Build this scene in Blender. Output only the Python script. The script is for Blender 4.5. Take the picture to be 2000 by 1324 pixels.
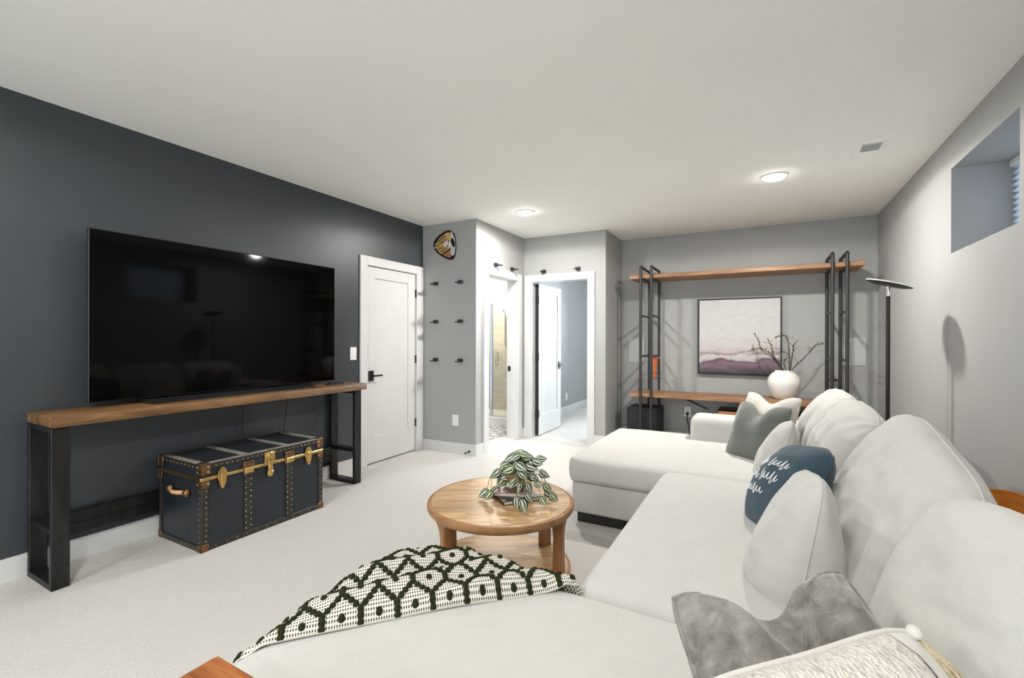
import bpy, bmesh, math, random
from mathutils import Vector, Matrix, noise
random.seed(7)
PI = math.pi
R = math.radians
for o in list(bpy.data.objects):
    bpy.data.objects.remove(o, do_unlink=True)
scene = bpy.context.scene
COL = scene.collection

# ------------------------------------------------------------------ camera, world, exposure
cd = bpy.data.cameras.new('camera'); cd.sensor_width = 36.0; cd.lens = 896.48 / 2000 * 36
cd.clip_start = 0.02
cam = bpy.data.objects.new('camera', cd); COL.objects.link(cam)
cam.matrix_world = (Matrix.Translation((0, 0, 1.3)) @ Matrix.Rotation(0.5018, 4, 'Z')
                    @ Matrix.Rotation(PI / 2 - 0.0007, 4, 'X') @ Matrix.Rotation(0.0025, 4, 'Z'))
scene.camera = cam
w = bpy.data.worlds.new('world'); scene.world = w; w.use_nodes = True
w.node_tree.nodes['Background'].inputs[0].default_value = (0.62, 0.76, 1.0, 1)
w.node_tree.nodes['Background'].inputs[1].default_value = 1.2
vs = scene.view_settings
vs.view_transform = 'Standard'; vs.look = 'None'; vs.gamma = 1.0; vs.use_curve_mapping = False
vs.exposure = 0.07
LAMP_W = 195.0            # recessed ceiling lights
LAMP_COL = (1.0, 0.972, 0.93)

def daylight(name, loc, rot, sx, sy, energy, col=(0.62, 0.78, 1.0)):
    l = bpy.data.lights.new(name, 'AREA'); l.shape = 'RECTANGLE'; l.size = sx; l.size_y = sy
    l.energy = energy; l.color = col
    o = bpy.data.objects.new(name, l); o.location = loc; o.rotation_euler = rot; COL.objects.link(o)
    return o
daylight('daylight_basement_window', (1.75, 3.5, 2.3), (0, R(90), 0), 0.9, 0.7, 9)
daylight('daylight_bedroom_window', (-0.9, 9.35, 1.6), (R(-90), 0, 0), 1.5, 1.4, 430, (0.82, 0.90, 1.0))
daylight('fill_behind_camera', (-1.2, -3.45, 1.25), (R(90), 0, 0), 3.2, 2.2, 150, (0.93, 0.97, 1.0))  # added fill from behind the camera, lifts ceiling and walls

# ------------------------------------------------------------------ helpers
def wm(o):
    m = o.matrix_basis.copy()
    if o.parent:
        m = wm(o.parent) @ o.matrix_parent_inverse @ m
    return m

def tag(o, label=None, cat=None, group=None, kind=None):
    if label: o['label'] = label
    if cat: o['category'] = cat
    if group: o['group'] = group
    if kind: o['kind'] = kind
    return o

def setparent(o, parent, local):
    o.parent = parent
    if not local:
        o.matrix_parent_inverse = wm(parent).inverted()

def obj(name, bm, mat, parent=None, local=False, smooth=False, label=None, cat=None, group=None, kind=None, mw=None, center=True):
    bmesh.ops.recalc_face_normals(bm, faces=bm.faces[:])
    me = bpy.data.meshes.new(name)
    bm.to_mesh(me); bm.free()
    if smooth:
        for p in me.polygons: p.use_smooth = True
        if smooth is not True:
            me.set_sharp_from_angle(angle=R(smooth))
    if mat: me.materials.append(mat)
    o = bpy.data.objects.new(name, me); COL.objects.link(o)
    if mw is not None:
        o.matrix_basis = mw
    elif center and len(me.vertices):
        xs = [v.co for v in me.vertices]
        c = Vector([(min(v[i] for v in xs) + max(v[i] for v in xs)) / 2 for i in range(3)])
        me.transform(Matrix.Translation(-c)); o.location = c
    if parent: setparent(o, parent, local)
    tag(o, label, cat, group, kind)
    return o

def thing(name, label, cat, loc=(0, 0, 0), rotz=0, group=None, kind=None):
    o = bpy.data.objects.new(name, None); COL.objects.link(o)
    o.empty_display_size = 0.1
    o.location = loc; o.rotation_euler = (0, 0, rotz)
    tag(o, label, cat, group, kind)
    return o

def copy_tree(o, parent=None):
    c = o.copy(); COL.objects.link(c); c.parent = parent
    for ch in o.children: copy_tree(ch, c)
    return c

def B(): return bmesh.new()

def box(bm, x0, x1, y0, y1, z0, z1, bev=0, seg=1):
    vs_ = [bm.verts.new((x, y, z)) for x in (x0, x1) for y in (y0, y1) for z in (z0, z1)]
    fs = [(0, 1, 3, 2), (4, 6, 7, 5), (0, 4, 5, 1), (2, 3, 7, 6), (0, 2, 6, 4), (1, 5, 7, 3)]
    faces = [bm.faces.new([vs_[i] for i in f]) for f in fs]
    if bev:
        es = list({e for f in faces for e in f.edges})
        bmesh.ops.bevel(bm, geom=es, offset=bev, segments=seg, affect='EDGES', profile=0.5)
    return bm

def prism(bm, pts, axis, a, b):
    """extrude polygon pts (2D) along axis from a to b; 2D order: x->(y,z) y->(x,z) z->(x,y)"""
    def mk(p, t):
        return {'x': (t, p[0], p[1]), 'y': (p[0], t, p[1]), 'z': (p[0], p[1], t)}[axis]
    A = [bm.verts.new(mk(p, a)) for p in pts]; Bv = [bm.verts.new(mk(p, b)) for p in pts]
    n = len(pts)
    bm.faces.new(A); bm.faces.new(Bv[::-1])
    for i in range(n):
        bm.faces.new((A[i], A[(i + 1) % n], Bv[(i + 1) % n], Bv[i]))
    return bm

def tube(bm, pts, r, n=8, closed=False, sx=1.0):
    pts = [Vector(p) for p in pts]
    m = len(pts)
    rs = r if isinstance(r, (list, tuple)) else [r] * m
    rings = []; prev = None
    for i, p in enumerate(pts):
        if closed: t = (pts[(i + 1) % m] - pts[i - 1])
        else: t = pts[min(i + 1, m - 1)] - pts[max(i - 1, 0)]
        if t.length < 1e-9: t = Vector((0, 0, 1))
        t.normalize()
        if prev is None:
            a = Vector((0, 0, 1)) if abs(t.z) < 0.9 else Vector((1, 0, 0))
            u = t.cross(a).normalized()
        else:
            u = (prev - t * prev.dot(t))
            u = u.normalized() if u.length > 1e-6 else t.orthogonal().normalized()
        prev = u; v = t.cross(u)
        rings.append([bm.verts.new(p + (u * math.cos(2 * PI * k / n) * sx + v * math.sin(2 * PI * k / n)) * rs[i]) for k in range(n)])
    rng = range(m) if closed else range(m - 1)
    for i in rng:
        a, b = rings[i], rings[(i + 1) % m]
        for k in range(n):
            bm.faces.new((a[k], a[(k + 1) % n], b[(k + 1) % n], b[k]))
    if not closed:
        bm.faces.new(rings[0][::-1]); bm.faces.new(rings[-1])
    return bm

def lathe(bm, prof, c=(0, 0, 0), n=32, axis='z', cap=True):
    c = Vector(c); rings = []
    for r_, h_ in prof:
        ring = []
        for k in range(n):
            a = 2 * PI * k / n
            p = (r_ * math.cos(a), r_ * math.sin(a), h_)
            if axis == 'x': p = (p[2], p[0], p[1])
            if axis == 'y': p = (p[0], p[2], p[1])
            ring.append(bm.verts.new(c + Vector(p)))
        rings.append(ring)
    for a, b in zip(rings, rings[1:]):
        for k in range(n):
            bm.faces.new((a[k], a[(k + 1) % n], b[(k + 1) % n], b[k]))
    if cap:
        bm.faces.new(rings[0]); bm.faces.new(rings[-1])
    return bm

def softbox(bm, x0, x1, y0, y1, z0, z1, r=0.05, step=0.06, crown=0.0, bulge=0.0, wob=0.0, seed=0, crn=0):
    c = Vector(((x0 + x1) / 2, (y0 + y1) / 2, (z0 + z1) / 2)); h = Vector(((x1 - x0) / 2, (y1 - y0) / 2, (z1 - z0) / 2))
    def samples(H):
        # denser near the rounded ends
        k = 4
        e = [H - r + r * math.sin(PI / 2 * i / k) for i in range(k + 1)]
        nmid = max(2, int(round(2 * (H - r) / step)))
        mid = [-(H - r) + 2 * (H - r) * i / nmid for i in range(nmid + 1)]
        return [-q for q in e[::-1]][:-1] + mid + e[1:]
    S = [samples(h[i]) for i in range(3)]
    cache = {}
    def vert(p):
        key = tuple(round(q, 6) for q in p)
        if key in cache: return cache[key]
        q = Vector(p)
        inner = Vector([max(-(h[i] - r), min(h[i] - r, q[i])) for i in range(3)])
        d = q - inner
        if d.length > 1e-9:
            # sphere-ize
            inn2 = inner; q2 = inn2 + d.normalized() * r
        else: q2 = q
        u, v, t = q2.x / h.x, q2.y / h.y, q2.z / h.z
        if crn:
            sc_ = 1 / max(1.0, (abs(u) ** crn + abs(v) ** crn) ** (1 / crn))
            q2.x *= sc_; q2.y *= sc_
        if t > 0: q2.z += crown * (1 - abs(u) ** 3) * (1 - abs(v) ** 3) * t
        if bulge:
            f = (1 - t * t)
            q2.x += bulge * u * f; q2.y += bulge * v * f
        if wob:
            nv = noise.noise_vector((q2 + c) * 3.1 + Vector((seed, 0, 0)))
            q2 += nv * wob
        cache[key] = bm.verts.new(q2 + c)
        return cache[key]
    for ax in range(3):
        a1, a2 = [i for i in range(3) if i != ax]
        for sgn in (-1, 1):
            for i in range(len(S[a1]) - 1):
                for j in range(len(S[a2]) - 1):
                    q = []
                    for ii, jj in ((i, j), (i + 1, j), (i + 1, j + 1), (i, j + 1)):
                        p = [0, 0, 0]; p[ax] = sgn * h[ax]; p[a1] = S[a1][ii]; p[a2] = S[a2][jj]
                        q.append(vert(p))
                    if len(set(q)) == 4:
                        bm.faces.new(q)
    return bm

def rivet(bm, p, nrm, r=0.0045):
    """small domed stud"""
    p = Vector(p); nrm = Vector(nrm).normalized(); u = nrm.orthogonal().normalized(); v = nrm.cross(u)
    ring = [bm.verts.new(p + (u * math.cos(k * PI / 3) + v * math.sin(k * PI / 3)) * r) for k in range(6)]
    ring2 = [bm.verts.new(p + nrm * r * .6 + (u * math.cos(k * PI / 3) + v * math.sin(k * PI / 3)) * r * .6) for k in range(6)]
    for k in range(6): bm.faces.new((ring[k], ring[(k + 1) % 6], ring2[(k + 1) % 6], ring2[k]))
    bm.faces.new(ring2)

# ------------------------------------------------------------------ materials
def srgb(r, g, b):
    f = lambda c: (c / 255 / 12.92) if c / 255 <= 0.04045 else ((c / 255 + 0.055) / 1.055) ** 2.4
    return (f(r), f(g), f(b), 1)

class NT:
    def __init__(s, name):
        s.m = bpy.data.materials.new(name); s.m.use_nodes = True
        s.t = s.m.node_tree; s.b = s.t.nodes['Principled BSDF']
    def n(s, typ, **k):
        nd = s.t.nodes.new(typ)
        for a, v in k.items():
            if a in nd.inputs.keys() if isinstance(a, str) else False: nd.inputs[a].default_value = v
            else: setattr(nd, a, v)
        return nd
    def l(s, a, b): s.t.links.new(a, b)
    def coord(s, scale=(1, 1, 1), out='Object'):
        tc = s.n('ShaderNodeTexCoord'); mp = s.n('ShaderNodeMapping')
        mp.inputs['Scale'].default_value = scale
        s.l(tc.outputs[out], mp.inputs[0]); return mp.outputs[0]
    def noise(s, vec, scale, detail=3, rough=.55, dist=0):
        nd = s.n('ShaderNodeTexNoise'); s.l(vec, nd.inputs['Vector'])
        nd.inputs['Scale'].default_value = scale; nd.inputs['Detail'].default_value = detail
        nd.inputs['Roughness'].default_value = rough; nd.inputs['Distortion'].default_value = dist
        return nd.outputs['Fac']
    def ramp(s, fac, stops):
        nd = s.n('ShaderNodeValToRGB'); cr = nd.color_ramp
        while len(cr.elements) < len(stops): cr.elements.new(0.5)
        for e, (p, c) in zip(cr.elements, stops): e.position = p; e.color = c
        s.l(fac, nd.inputs[0]); return nd.outputs[0]
    def math(s, op, a, b=None):
        nd = s.n('ShaderNodeMath', operation=op)
        for i, q in enumerate((a, b)):
            if q is None: continue
            if isinstance(q, (int, float)): nd.inputs[i].default_value = q
            else: s.l(q, nd.inputs[i])
        return nd.outputs[0]
    def mix(s, fac, a, b, blend='MIX'):
        nd = s.n('ShaderNodeMix', data_type='RGBA', blend_type=blend)
        for i, q in ((0, fac), (6, a), (7, b)):
            if isinstance(q, (int, float, tuple, list)): nd.inputs[i].default_value = q
            else: s.l(q, nd.inputs[i])
        return nd.outputs[2]
    def bump(s, h, strength, dist=.002):
        nd = s.n('ShaderNodeBump'); nd.inputs['Strength'].default_value = strength; nd.inputs['Distance'].default_value = dist
        s.l(h, nd.inputs['Height']); s.l(nd.outputs[0], s.b.inputs['Normal'])
    def set(s, color=None, rough=None, metal=None, spec=None, **k):
        if color is not None:
            if isinstance(color, tuple): s.b.inputs['Base Color'].default_value = color
            else: s.l(color, s.b.inputs['Base Color'])
        if rough is not None:
            if isinstance(rough, (int, float)): s.b.inputs['Roughness'].default_value = rough
            else: s.l(rough, s.b.inputs['Roughness'])
        if metal is not None: s.b.inputs['Metallic'].default_value = metal
        if spec is not None: s.b.inputs['Specular IOR Level'].default_value = spec
        return s.m

def plain(name, c, rough=.5, metal=0, spec=.5, var=.06, vscale=12, bump=0, bscale=120):
    t = NT(name); v = t.coord()
    f = t.noise(v, vscale, 3)
    lo = tuple(max(0, q * (1 - var)) for q in c[:3]) + (1,); hi = tuple(min(1, q * (1 + var)) for q in c[:3]) + (1,)
    col = t.ramp(f, [(.3, lo), (.7, hi)])
    if bump: t.bump(t.noise(v, bscale, 2), bump, .002)
    return t.set(col, rough, metal, spec)

def wood(name, dark, mid, light, axis='y', scale=1.0, rough=.45, random_amt=0.0):
    t = NT(name)
    sc = {'x': (1.6, 14, 14), 'y': (14, 1.6, 14), 'z': (14, 14, 1.6)}[axis]
    sc = tuple(q * scale for q in sc)
    v = t.coord(sc)
    if random_amt:
        oi = t.n('ShaderNodeObjectInfo')
        add = t.n('ShaderNodeVectorMath', operation='ADD'); t.l(v, add.inputs[0])
        cx = t.n('ShaderNodeCombineXYZ')
        mm = t.math('MULTIPLY', oi.outputs['Random'], 37.0)
        t.l(mm, cx.inputs[0]); t.l(mm, cx.inputs[1]); t.l(mm, cx.inputs[2]); t.l(cx.outputs[0], add.inputs[1]); v = add.outputs[0]
    f1 = t.noise(v, 1.3, 5, .6, .6); f2 = t.noise(v, 6, 4, .65, .3)
    f = t.math('ADD', t.math('MULTIPLY', f1, .7), t.math('MULTIPLY', f2, .3))
    col = t.ramp(f, [(.32, dark), (.5, mid), (.68, light)])
    if random_amt:
        hs = t.n('ShaderNodeHueSaturation')
        t.l(t.math('ADD', t.math('MULTIPLY', oi.outputs['Random'], random_amt), 1 - random_amt / 2), hs.inputs['Value']); t.l(col, hs.inputs['Color']); col = hs.outputs[0]
    t.bump(f2, .15, .001)
    return t.set(col, rough, 0, .4)

def fabric(name, c, scale=260, strength=.35, var=.05, rough=.9, sheen=.2, wave=True, vscale=14, crease=0):
    t = NT(name); v = t.coord()
    f = t.noise(v, vscale, 4)
    lo = tuple(q * (1 - var) for q in c[:3]) + (1,); hi = tuple(min(1, q * (1 + var)) for q in c[:3]) + (1,)
    col = t.ramp(f, [(.3, lo), (.7, hi)])
    f2 = t.noise(v, scale, 2)
    col = t.mix(.22, col, t.ramp(f2, [(.3, tuple(q * .72 for q in c[:3]) + (1,)), (.7, tuple(min(1, q * 1.15) for q in c[:3]) + (1,))]))
    if crease:
        cr = t.noise(t.coord((1, 1.8, 1)), 3.4, 1.0, .4, .6); cr2 = t.noise(v, 9, 1.0, .4, .5)
        t.bump(t.math('ADD', t.math('MULTIPLY', f2, strength * .0022), t.math('ADD', t.math('MULTIPLY', cr, crease), t.math('MULTIPLY', cr2, crease * .35))), 1.0, 1.0)
    else: t.bump(f2, strength, .003)
    t.b.inputs['Sheen Weight'].default_value = sheen; t.b.inputs['Sheen Roughness'].default_value = .5
    return t.set(col, rough, 0, .15)

M = {}
M['ceiling'] = plain('ceiling_paint', (.92, .91, .87, 1), .85, var=.012, vscale=2, bump=.05, bscale=90)
M['wall'] = plain('wall_grey_paint', (.36, .361, .353, 1), .62, var=.02, vscale=3, bump=.06, bscale=160, spec=.35)
M['wall_dark'] = plain('wall_charcoal_paint', (.040, .0465, .053, 1), .42, var=.03, vscale=3, bump=.06, bscale=160, spec=.5)
M['white'] = plain('white_trim_paint', (.615, .615, .61, 1), .4, var=.015, vscale=5)
M['white_plastic'] = plain('white_plastic', (.8, .8, .78, 1), .35, var=.01)
M['speaker_cloth'] = plain('pale_speaker_grille', (.47, .475, .48, 1), .7, var=.03, vscale=40, bump=.2, bscale=400)
M['black'] = plain('black_metal', (.012, .012, .013, 1), .45, spec=.4, var=.2)
M['black_matte'] = plain('black_matte', (.014, .014, .014, 1), .6, var=.2, spec=.3)
M['rubber'] = plain('black_rubber', (.01, .01, .01, 1), .7, var=.2)
M['chrome'] = plain('chrome', (.75, .74, .72, 1), .18, 1.0, var=.03)
M['sofa'] = fabric('cream_linen', (.515, .508, .485, 1), 300, .3, .03, crease=.008)
M['sofa_pillow'] = fabric('cream_linen_pillow', (.505, .495, .47, 1), 260, .4, .04, crease=.026)
M['beige_pillow'] = fabric('beige_linen_pillow', (.53, .50, .455, 1), 220, .45, .05, crease=.016)
M['green_pillow'] = fabric('sage_grey_velvet', (.135, .143, .13, 1), 120, .12, .1, sheen=.35, crease=.012)
M['blue_pillow'] = fabric('slate_blue_jersey', (.042, .072, .098, 1), 200, .15, .14, sheen=.15, crease=.020)
M['wool'] = plain('dark_olive_wool', (.022, .026, .010, 1), .95, var=.35, vscale=160, bump=.6, bscale=300, spec=.1)
M['thread'] = plain('white_thread', (.75, .76, .78, 1), .8, var=.05)
M['foot'] = plain('dark_foot', (.012, .011, .010, 1), .5)
M['iron'] = None
t = NT('brushed_dark_steel'); v = t.coord((1, 1, .25))
f = t.noise(v, 6, 5, .65)
M['iron'] = t.set(t.ramp(f, [(.35, (.016, .016, .015, 1)), (.62, (.04, .04, .038, 1)), (.8, (.09, .088, .085, 1))]), t.math('ADD', t.math('MULTIPLY', f, .3), .28), .75)
M['tube_steel'] = plain('grey_black_tube_steel', (.040, .040, .038, 1), .45, .3, var=.15, vscale=8)
M['console_wood'] = wood('walnut_console', srgb(70, 48, 28), srgb(106, 76, 46), srgb(144, 108, 70), 'y', 1.0, .45)
M['shelf_wood'] = wood('acacia_shelf', srgb(104, 72, 48), srgb(146, 106, 74), srgb(184, 146, 108), 'x', 1.0, .45)
M['stool_wood'] = wood('reddish_oak', srgb(104, 58, 30), srgb(150, 88, 46), srgb(190, 130, 74), 'x', 1.0, .4)
M['table_wood'] = wood('mango_table', srgb(138, 104, 66), srgb(176, 142, 100), srgb(206, 176, 134), 'x', 1.0, .38, .32)
M['table_rim'] = wood('mango_rim', srgb(118, 82, 48), srgb(150, 110, 70), srgb(174, 134, 92), 'x', .6, .38)
M['table_leg'] = wood('mango_leg', srgb(118, 78, 44), srgb(150, 104, 64), srgb(170, 126, 84), 'z', .8, .4)
M['orange_wood'] = wood('orange_varnished_plywood', srgb(165, 92, 20), srgb(196, 118, 34), srgb(220, 148, 60), 'y', .6, .3)
M['ceramic'] = plain('white_glazed_ceramic', (.78, .76, .72, 1), .22, var=.03, vscale=6, spec=.5)
M['bark'] = plain('dark_bark', (.05, .037, .025, 1), .8, var=.3, vscale=60)
M['bud'] = plain('olive_bud', (.10, .12, .035, 1), .7, var=.4, vscale=60)
M['brass'] = plain('aged_brass', (.62, .42, .16, 1), .3, 1.0, var=.22, vscale=30)
M['copper'] = plain('tarnished_brass', (.20, .115, .055, 1), .42, .9, var=.4, vscale=40)
M['navy'] = plain('navy_trunk_shell', (.0125, .0155, .0215, 1), .42, var=.25, vscale=6, spec=.45)
M['navy_plain'] = M['navy']
M['binding'] = plain('black_brown_binding', (.022, .018, .013, 1), .4, var=.5, vscale=25, spec=.5)
M['worn_slat'] = plain('worn_grey_slat', (.19, .18, .155, 1), .5, var=.45, vscale=9)
M['stud'] = plain('steel_stud', (.55, .50, .42, 1), .35, 1.0, var=.1)
M['leather'] = plain('tan_leather', (.55, .30, .14, 1), .55, var=.2, vscale=30)
M['pot'] = plain('brown_clay_pot', (.14, .075, .045, 1), .6, var=.25, vscale=20)
M['soil'] = plain('dark_soil', (.02, .014, .01, 1), .95, var=.4, vscale=80, bump=.8)
M['stem'] = plain('green_stem', (.16, .15, .06, 1), .6, var=.2)
M['pink_cover'] = plain('dusty_pink_cover', (.34, .22, .21, 1), .5, var=.05)
M['dark_cover'] = plain('black_cover', (.018, .018, .018, 1), .4, var=.1)
M['page'] = plain('cream_pages', (.56, .50, .38, 1), .8, var=.1, vscale=30)
M['orange_red'] = plain('orange_plastic', srgb(196, 88, 44), .45, var=.06)
M['blue_wall'] = plain('bedroom_wall_paint', (.33, .335, .34, 1), .65, var=.02, vscale=3)
M['blind'] = None
t = NT('pleated_fabric'); b = t.b
t.set((.62, .66, .72, 1), .8); b.inputs['Transmission Weight'].default_value = 0
tr = t.n('ShaderNodeBsdfTranslucent'); tr.inputs[0].default_value = (.75, .8, .88, 1)
mx = t.n('ShaderNodeMixShader'); mx.inputs[0].default_value = .5
out = t.t.nodes['Material Output']; t.l(b.outputs[0], mx.inputs[1]); t.l(tr.outputs[0], mx.inputs[2]); t.l(mx.outputs[0], out.inputs[0])
t.bump(t.noise(t.coord(), 200, 2), .1); M['blind'] = t.m
# thin clear glass
t = NT('clear_glass'); g = t.n('ShaderNodeBsdfGlossy'); g.inputs['Roughness'].default_value = .02
tp = t.n('ShaderNodeBsdfTransparent'); tp.inputs[0].default_value = (.93, .95, .94, 1)
fr = t.n('ShaderNodeFresnel'); fr.inputs[0].default_value = 1.45
mx = t.n('ShaderNodeMixShader'); t.l(fr.outputs[0], mx.inputs[0]); t.l(tp.outputs[0], mx.inputs[1]); t.l(g.outputs[0], mx.inputs[2])
t.l(mx.outputs[0], t.t.nodes['Material Output'].inputs[0]); M['glass'] = t.m
# tv screen
t = NT('tv_screen_glass'); M['screen'] = t.set((.0012, .0011, .0011, 1), .05, 0, .14)
# lamp lens
t = NT('lamp_lens'); t.set((1, 1, 1, 1), .5); t.b.inputs['Emission Color'].default_value = (1, .97, .92, 1); t.b.inputs['Emission Strength'].default_value = 45; M['lens'] = t.m
# carpet
t = NT('carpet_pile'); v = t.coord()
big = t.noise(v, 1.1, 3); f1 = t.noise(v, 150, 3, .7); f2 = t.noise(v, 38, 3, .6)
c1 = t.ramp(big, [(.3, (.57, .55, .525, 1)), (.7, (.62, .60, .575, 1))])
c2 = t.ramp(f1, [(.28, (.44, .415, .39, 1)), (.62, (.70, .68, .655, 1))])
t.bump(t.math('ADD', f1, t.math('MULTIPLY', f2, .8)), .9, .008)
M['carpet'] = t.set(t.mix(.42, c1, c2), 1.0, 0, .05)
# bathroom patterned floor
t = NT('patterned_tile'); v = t.coord((1, 1, 1))
w1 = t.n('ShaderNodeTexVoronoi', feature='DISTANCE_TO_EDGE'); t.l(v, w1.inputs['Vector']); w1.inputs['Scale'].default_value = 9; w1.inputs['Randomness'].default_value = .6
rg = t.n('ShaderNodeTexWave', wave_type='RINGS'); t.l(v, rg.inputs['Vector']); rg.inputs['Scale'].default_value = 5; rg.inputs['Distortion'].default_value = 6
f = t.math('ADD', t.math('MULTIPLY', w1.outputs[0], 4), t.math('MULTIPLY', rg.outputs[1], .5))
M['pattern_tile'] = t.set(t.ramp(f, [(.42, (.78, .77, .74, 1)), (.5, (.24, .25, .26, 1))]), .5)
M['bath_tile'] = None
t = NT('travertine_tile'); v = t.coord((1, 1, 5))
M['bath_tile'] = t.set(t.ramp(t.noise(v, 3, 4, .6, .4), [(.3, (.50, .44, .33, 1)), (.55, (.62, .56, .44, 1)), (.75, (.68, .63, .52, 1))]), .35)
M['bath_wall'] = plain('bathroom_paint', (.62, .59, .52, 1), .6, var=.02)
# quilted / textured pillows
t = NT('grey_velvet'); v = t.coord(); f = t.noise(v, 22, 5, .65, .5)
t.b.inputs['Sheen Weight'].default_value = .55; t.b.inputs['Sheen Roughness'].default_value = .35
t.bump(t.noise(v, 90, 3), .2, .002)
M['velvet'] = t.set(t.ramp(f, [(.3, (.12, .114, .102, 1)), (.5, (.20, .192, .175, 1)), (.72, (.31, .30, .28, 1))]), .75, 0, .2)
t = NT('nubby_cream'); v = t.coord((1, 1, 1)); f = t.noise(v, 70, 4, .7); vo = t.n('ShaderNodeTexVoronoi'); t.l(t.coord((1, .45, 1)), vo.inputs['Vector']); vo.inputs['Scale'].default_value = 150
t.bump(t.math('ADD', f, vo.outputs['Distance']), .8, .006)
M['nubby'] = t.set(t.ramp(f, [(.3, (.42, .38, .33, 1)), (.5, (.62, .59, .54, 1)), (.7, (.70, .68, .63, 1))]), .95, 0, .1)
M['canvas_band'] = fabric('smooth_cream_cotton', (.60, .58, .54, 1), 300, .15, .03)
M['tassel'] = plain('straw_tassel', (.50, .42, .29, 1), .8, var=.3, vscale=120)
# blanket base weave
t = NT('woven_cream'); uvn = t.n('ShaderNodeUVMap'); mp = t.n('ShaderNodeMapping'); t.l(uvn.outputs[0], mp.inputs[0])
sep = t.n('ShaderNodeSeparateXYZ'); t.l(mp.outputs[0], sep.inputs[0])
# uv in metres : fine slub rows with small dark dashes
ru = t.math('FRACT', t.math('MULTIPLY', sep.outputs[0], 1 / .0072)); rv = t.math('FRACT', t.math('MULTIPLY', sep.outputs[1], 1 / .0100))
dash = t.math('MULTIPLY', t.math('GREATER_THAN', ru, .50), t.math('GREATER_THAN', rv, .50))
col = t.mix(dash, (.66, .63, .56, 1), (.045, .042, .03, 1))
t.bump(t.math('ADD', t.math('PINGPONG', ru, .5), t.math('PINGPONG', rv, .5)), .6, .003)
M['blanket'] = t.set(col, .95, 0, .1)
# plant leaf, striped along the blade (uv: u across -1..1, v along)
t = NT('striped_leaf'); uvn = t.n('ShaderNodeUVMap'); sep = t.n('ShaderNodeSeparateXYZ'); t.l(uvn.outputs[0], sep.inputs[0])
a = t.math('ABSOLUTE', sep.outputs[0])
st = t.math('SINE', t.math('MULTIPLY', a, 12.6))
oi = t.n('ShaderNodeObjectInfo')
rnd_ = t.math('POWER', oi.outputs['Random'], 2.2)
gcol = t.mix(rnd_, (.012, .026, .013, 1), (.04, .065, .018, 1)); lcol = t.mix(rnd_, (.70, .74, .62, 1), (.52, .58, .34, 1))
col = t.mix(t.ramp(st, [(.35, (0, 0, 0, 1)), (.55, (1, 1, 1, 1))]), gcol, lcol)
M['leaf'] = t.set(col, .4, 0, .4)
# painting
t = NT('abstract_landscape_painting'); uvn = t.n('ShaderNodeUVMap')
mp = t.n('ShaderNodeMapping'); mp.inputs['Scale'].default_value = (2.2, 5, 1); t.l(uvn.outputs[0], mp.inputs[0])
sep = t.n('ShaderNodeSeparateXYZ'); t.l(uvn.outputs[0], sep.inputs[0])
nz = t.noise(mp.outputs[0], 1.6, 6, .62, .4); nz2 = t.noise(mp.outputs[0], 5, 5, .65)
vv = t.math('ADD', sep.outputs[1], t.math('MULTIPLY', t.math('SUBTRACT', nz, .5), .24))
vv = t.math('ADD', vv, t.math('MULTIPLY', t.math('SUBTRACT', sep.outputs[0], .5), -.05))
pc = t.ramp(vv, [(0, (.055, .05, .052, 1)), (.07, (.115, .09, .105, 1)), (.14, (.22, .155, .19, 1)), (.185, (.14, .10, .12, 1)), (.205, (.50, .46, .465, 1)), (.255, (.57, .555, .55, 1)), (.285, (.28, .22, .235, 1)), (.31, (.52, .44, .45, 1)), (.37, (.57, .535, .535, 1)), (.5, (.585, .58, .575, 1))])
pc = t.mix(.25, pc, t.ramp(nz2, [(.3, (.45, .4, .42, 1)), (.7, (1, 1, 1, 1))]), 'MULTIPLY')
M['painting'] = t.set(pc, .7, 0, .2)
M['plaque_tan'] = plain('tan_print', (.62, .40, .15, 1), .35, var=.25, vscale=18)
M['plaque_rust'] = plain('rust_print', (.36, .15, .07, 1), .35, var=.35, vscale=24)
M['plaque_grey'] = plain('pale_grey_print', (.55, .53, .54, 1), .35, var=.25, vscale=22)
M['plaque_black'] = plain('black_gloss', (.012, .012, .013, 1), .25, var=.2)
M['plaque_ink'] = plain('dark_ink', (.05, .032, .02, 1), .4)
M['plaque_white'] = plain('white_print', (.72, .70, .66, 1), .35)

# ------------------------------------------------------------------ setting
LW, PW, BW, HW, RX, BK, RW, H = -3.5375, 4.251, -2.787, 5.413, -1.679, 6.127, 1.055, 2.625
def struct(name, bm, m, parent=None):
    return obj(name, bm, m, parent, kind='structure')
struct('floor', box(B(), -5.1, 1.6, -3.2, 9.2, -.12, 0), M['carpet'])
struct('ceiling', box(B(), -5.1, 1.6, -3.2, 9.2, H, H + .1), M['ceiling'])
def wall(name, boxes, m):
    bm = B()
    for b_ in boxes: box(bm, *b_)
    return struct(name, bm, m)
T = .14
wall('wall_left', [(LW - T, LW, -3.1, 3.36, 0, H), (LW - T, LW, 4.14, PW, 0, H), (LW - T, LW, 3.36, 4.14, 2.055, H), (LW - T, LW - .09, 3.36, 4.14, 0, 2.055)], M['wall_dark'])
wall('wall_hooks', [(LW - T, BW, PW, PW + .12, 0, H)], M['wall'])
wall('wall_bathroom', [(BW - T, BW, PW + .12, 4.485, 0, H), (BW - T, BW, 5.215, HW, 0, H), (BW - T, BW, 4.485, 5.215, 2.055, H)], M['wall'])
wall('wall_bedroom', [(BW - T, -2.69, HW, HW + .13, 0, H), (-1.89, RX, HW, HW + .13, 0, H), (-2.69, -1.89, HW, HW + .13, 2.055, H)], M['wall'])
wall('wall_alcove', [(RX - .12, RX, HW + .13, BK + .12, 0, H)], M['wall'])
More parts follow.
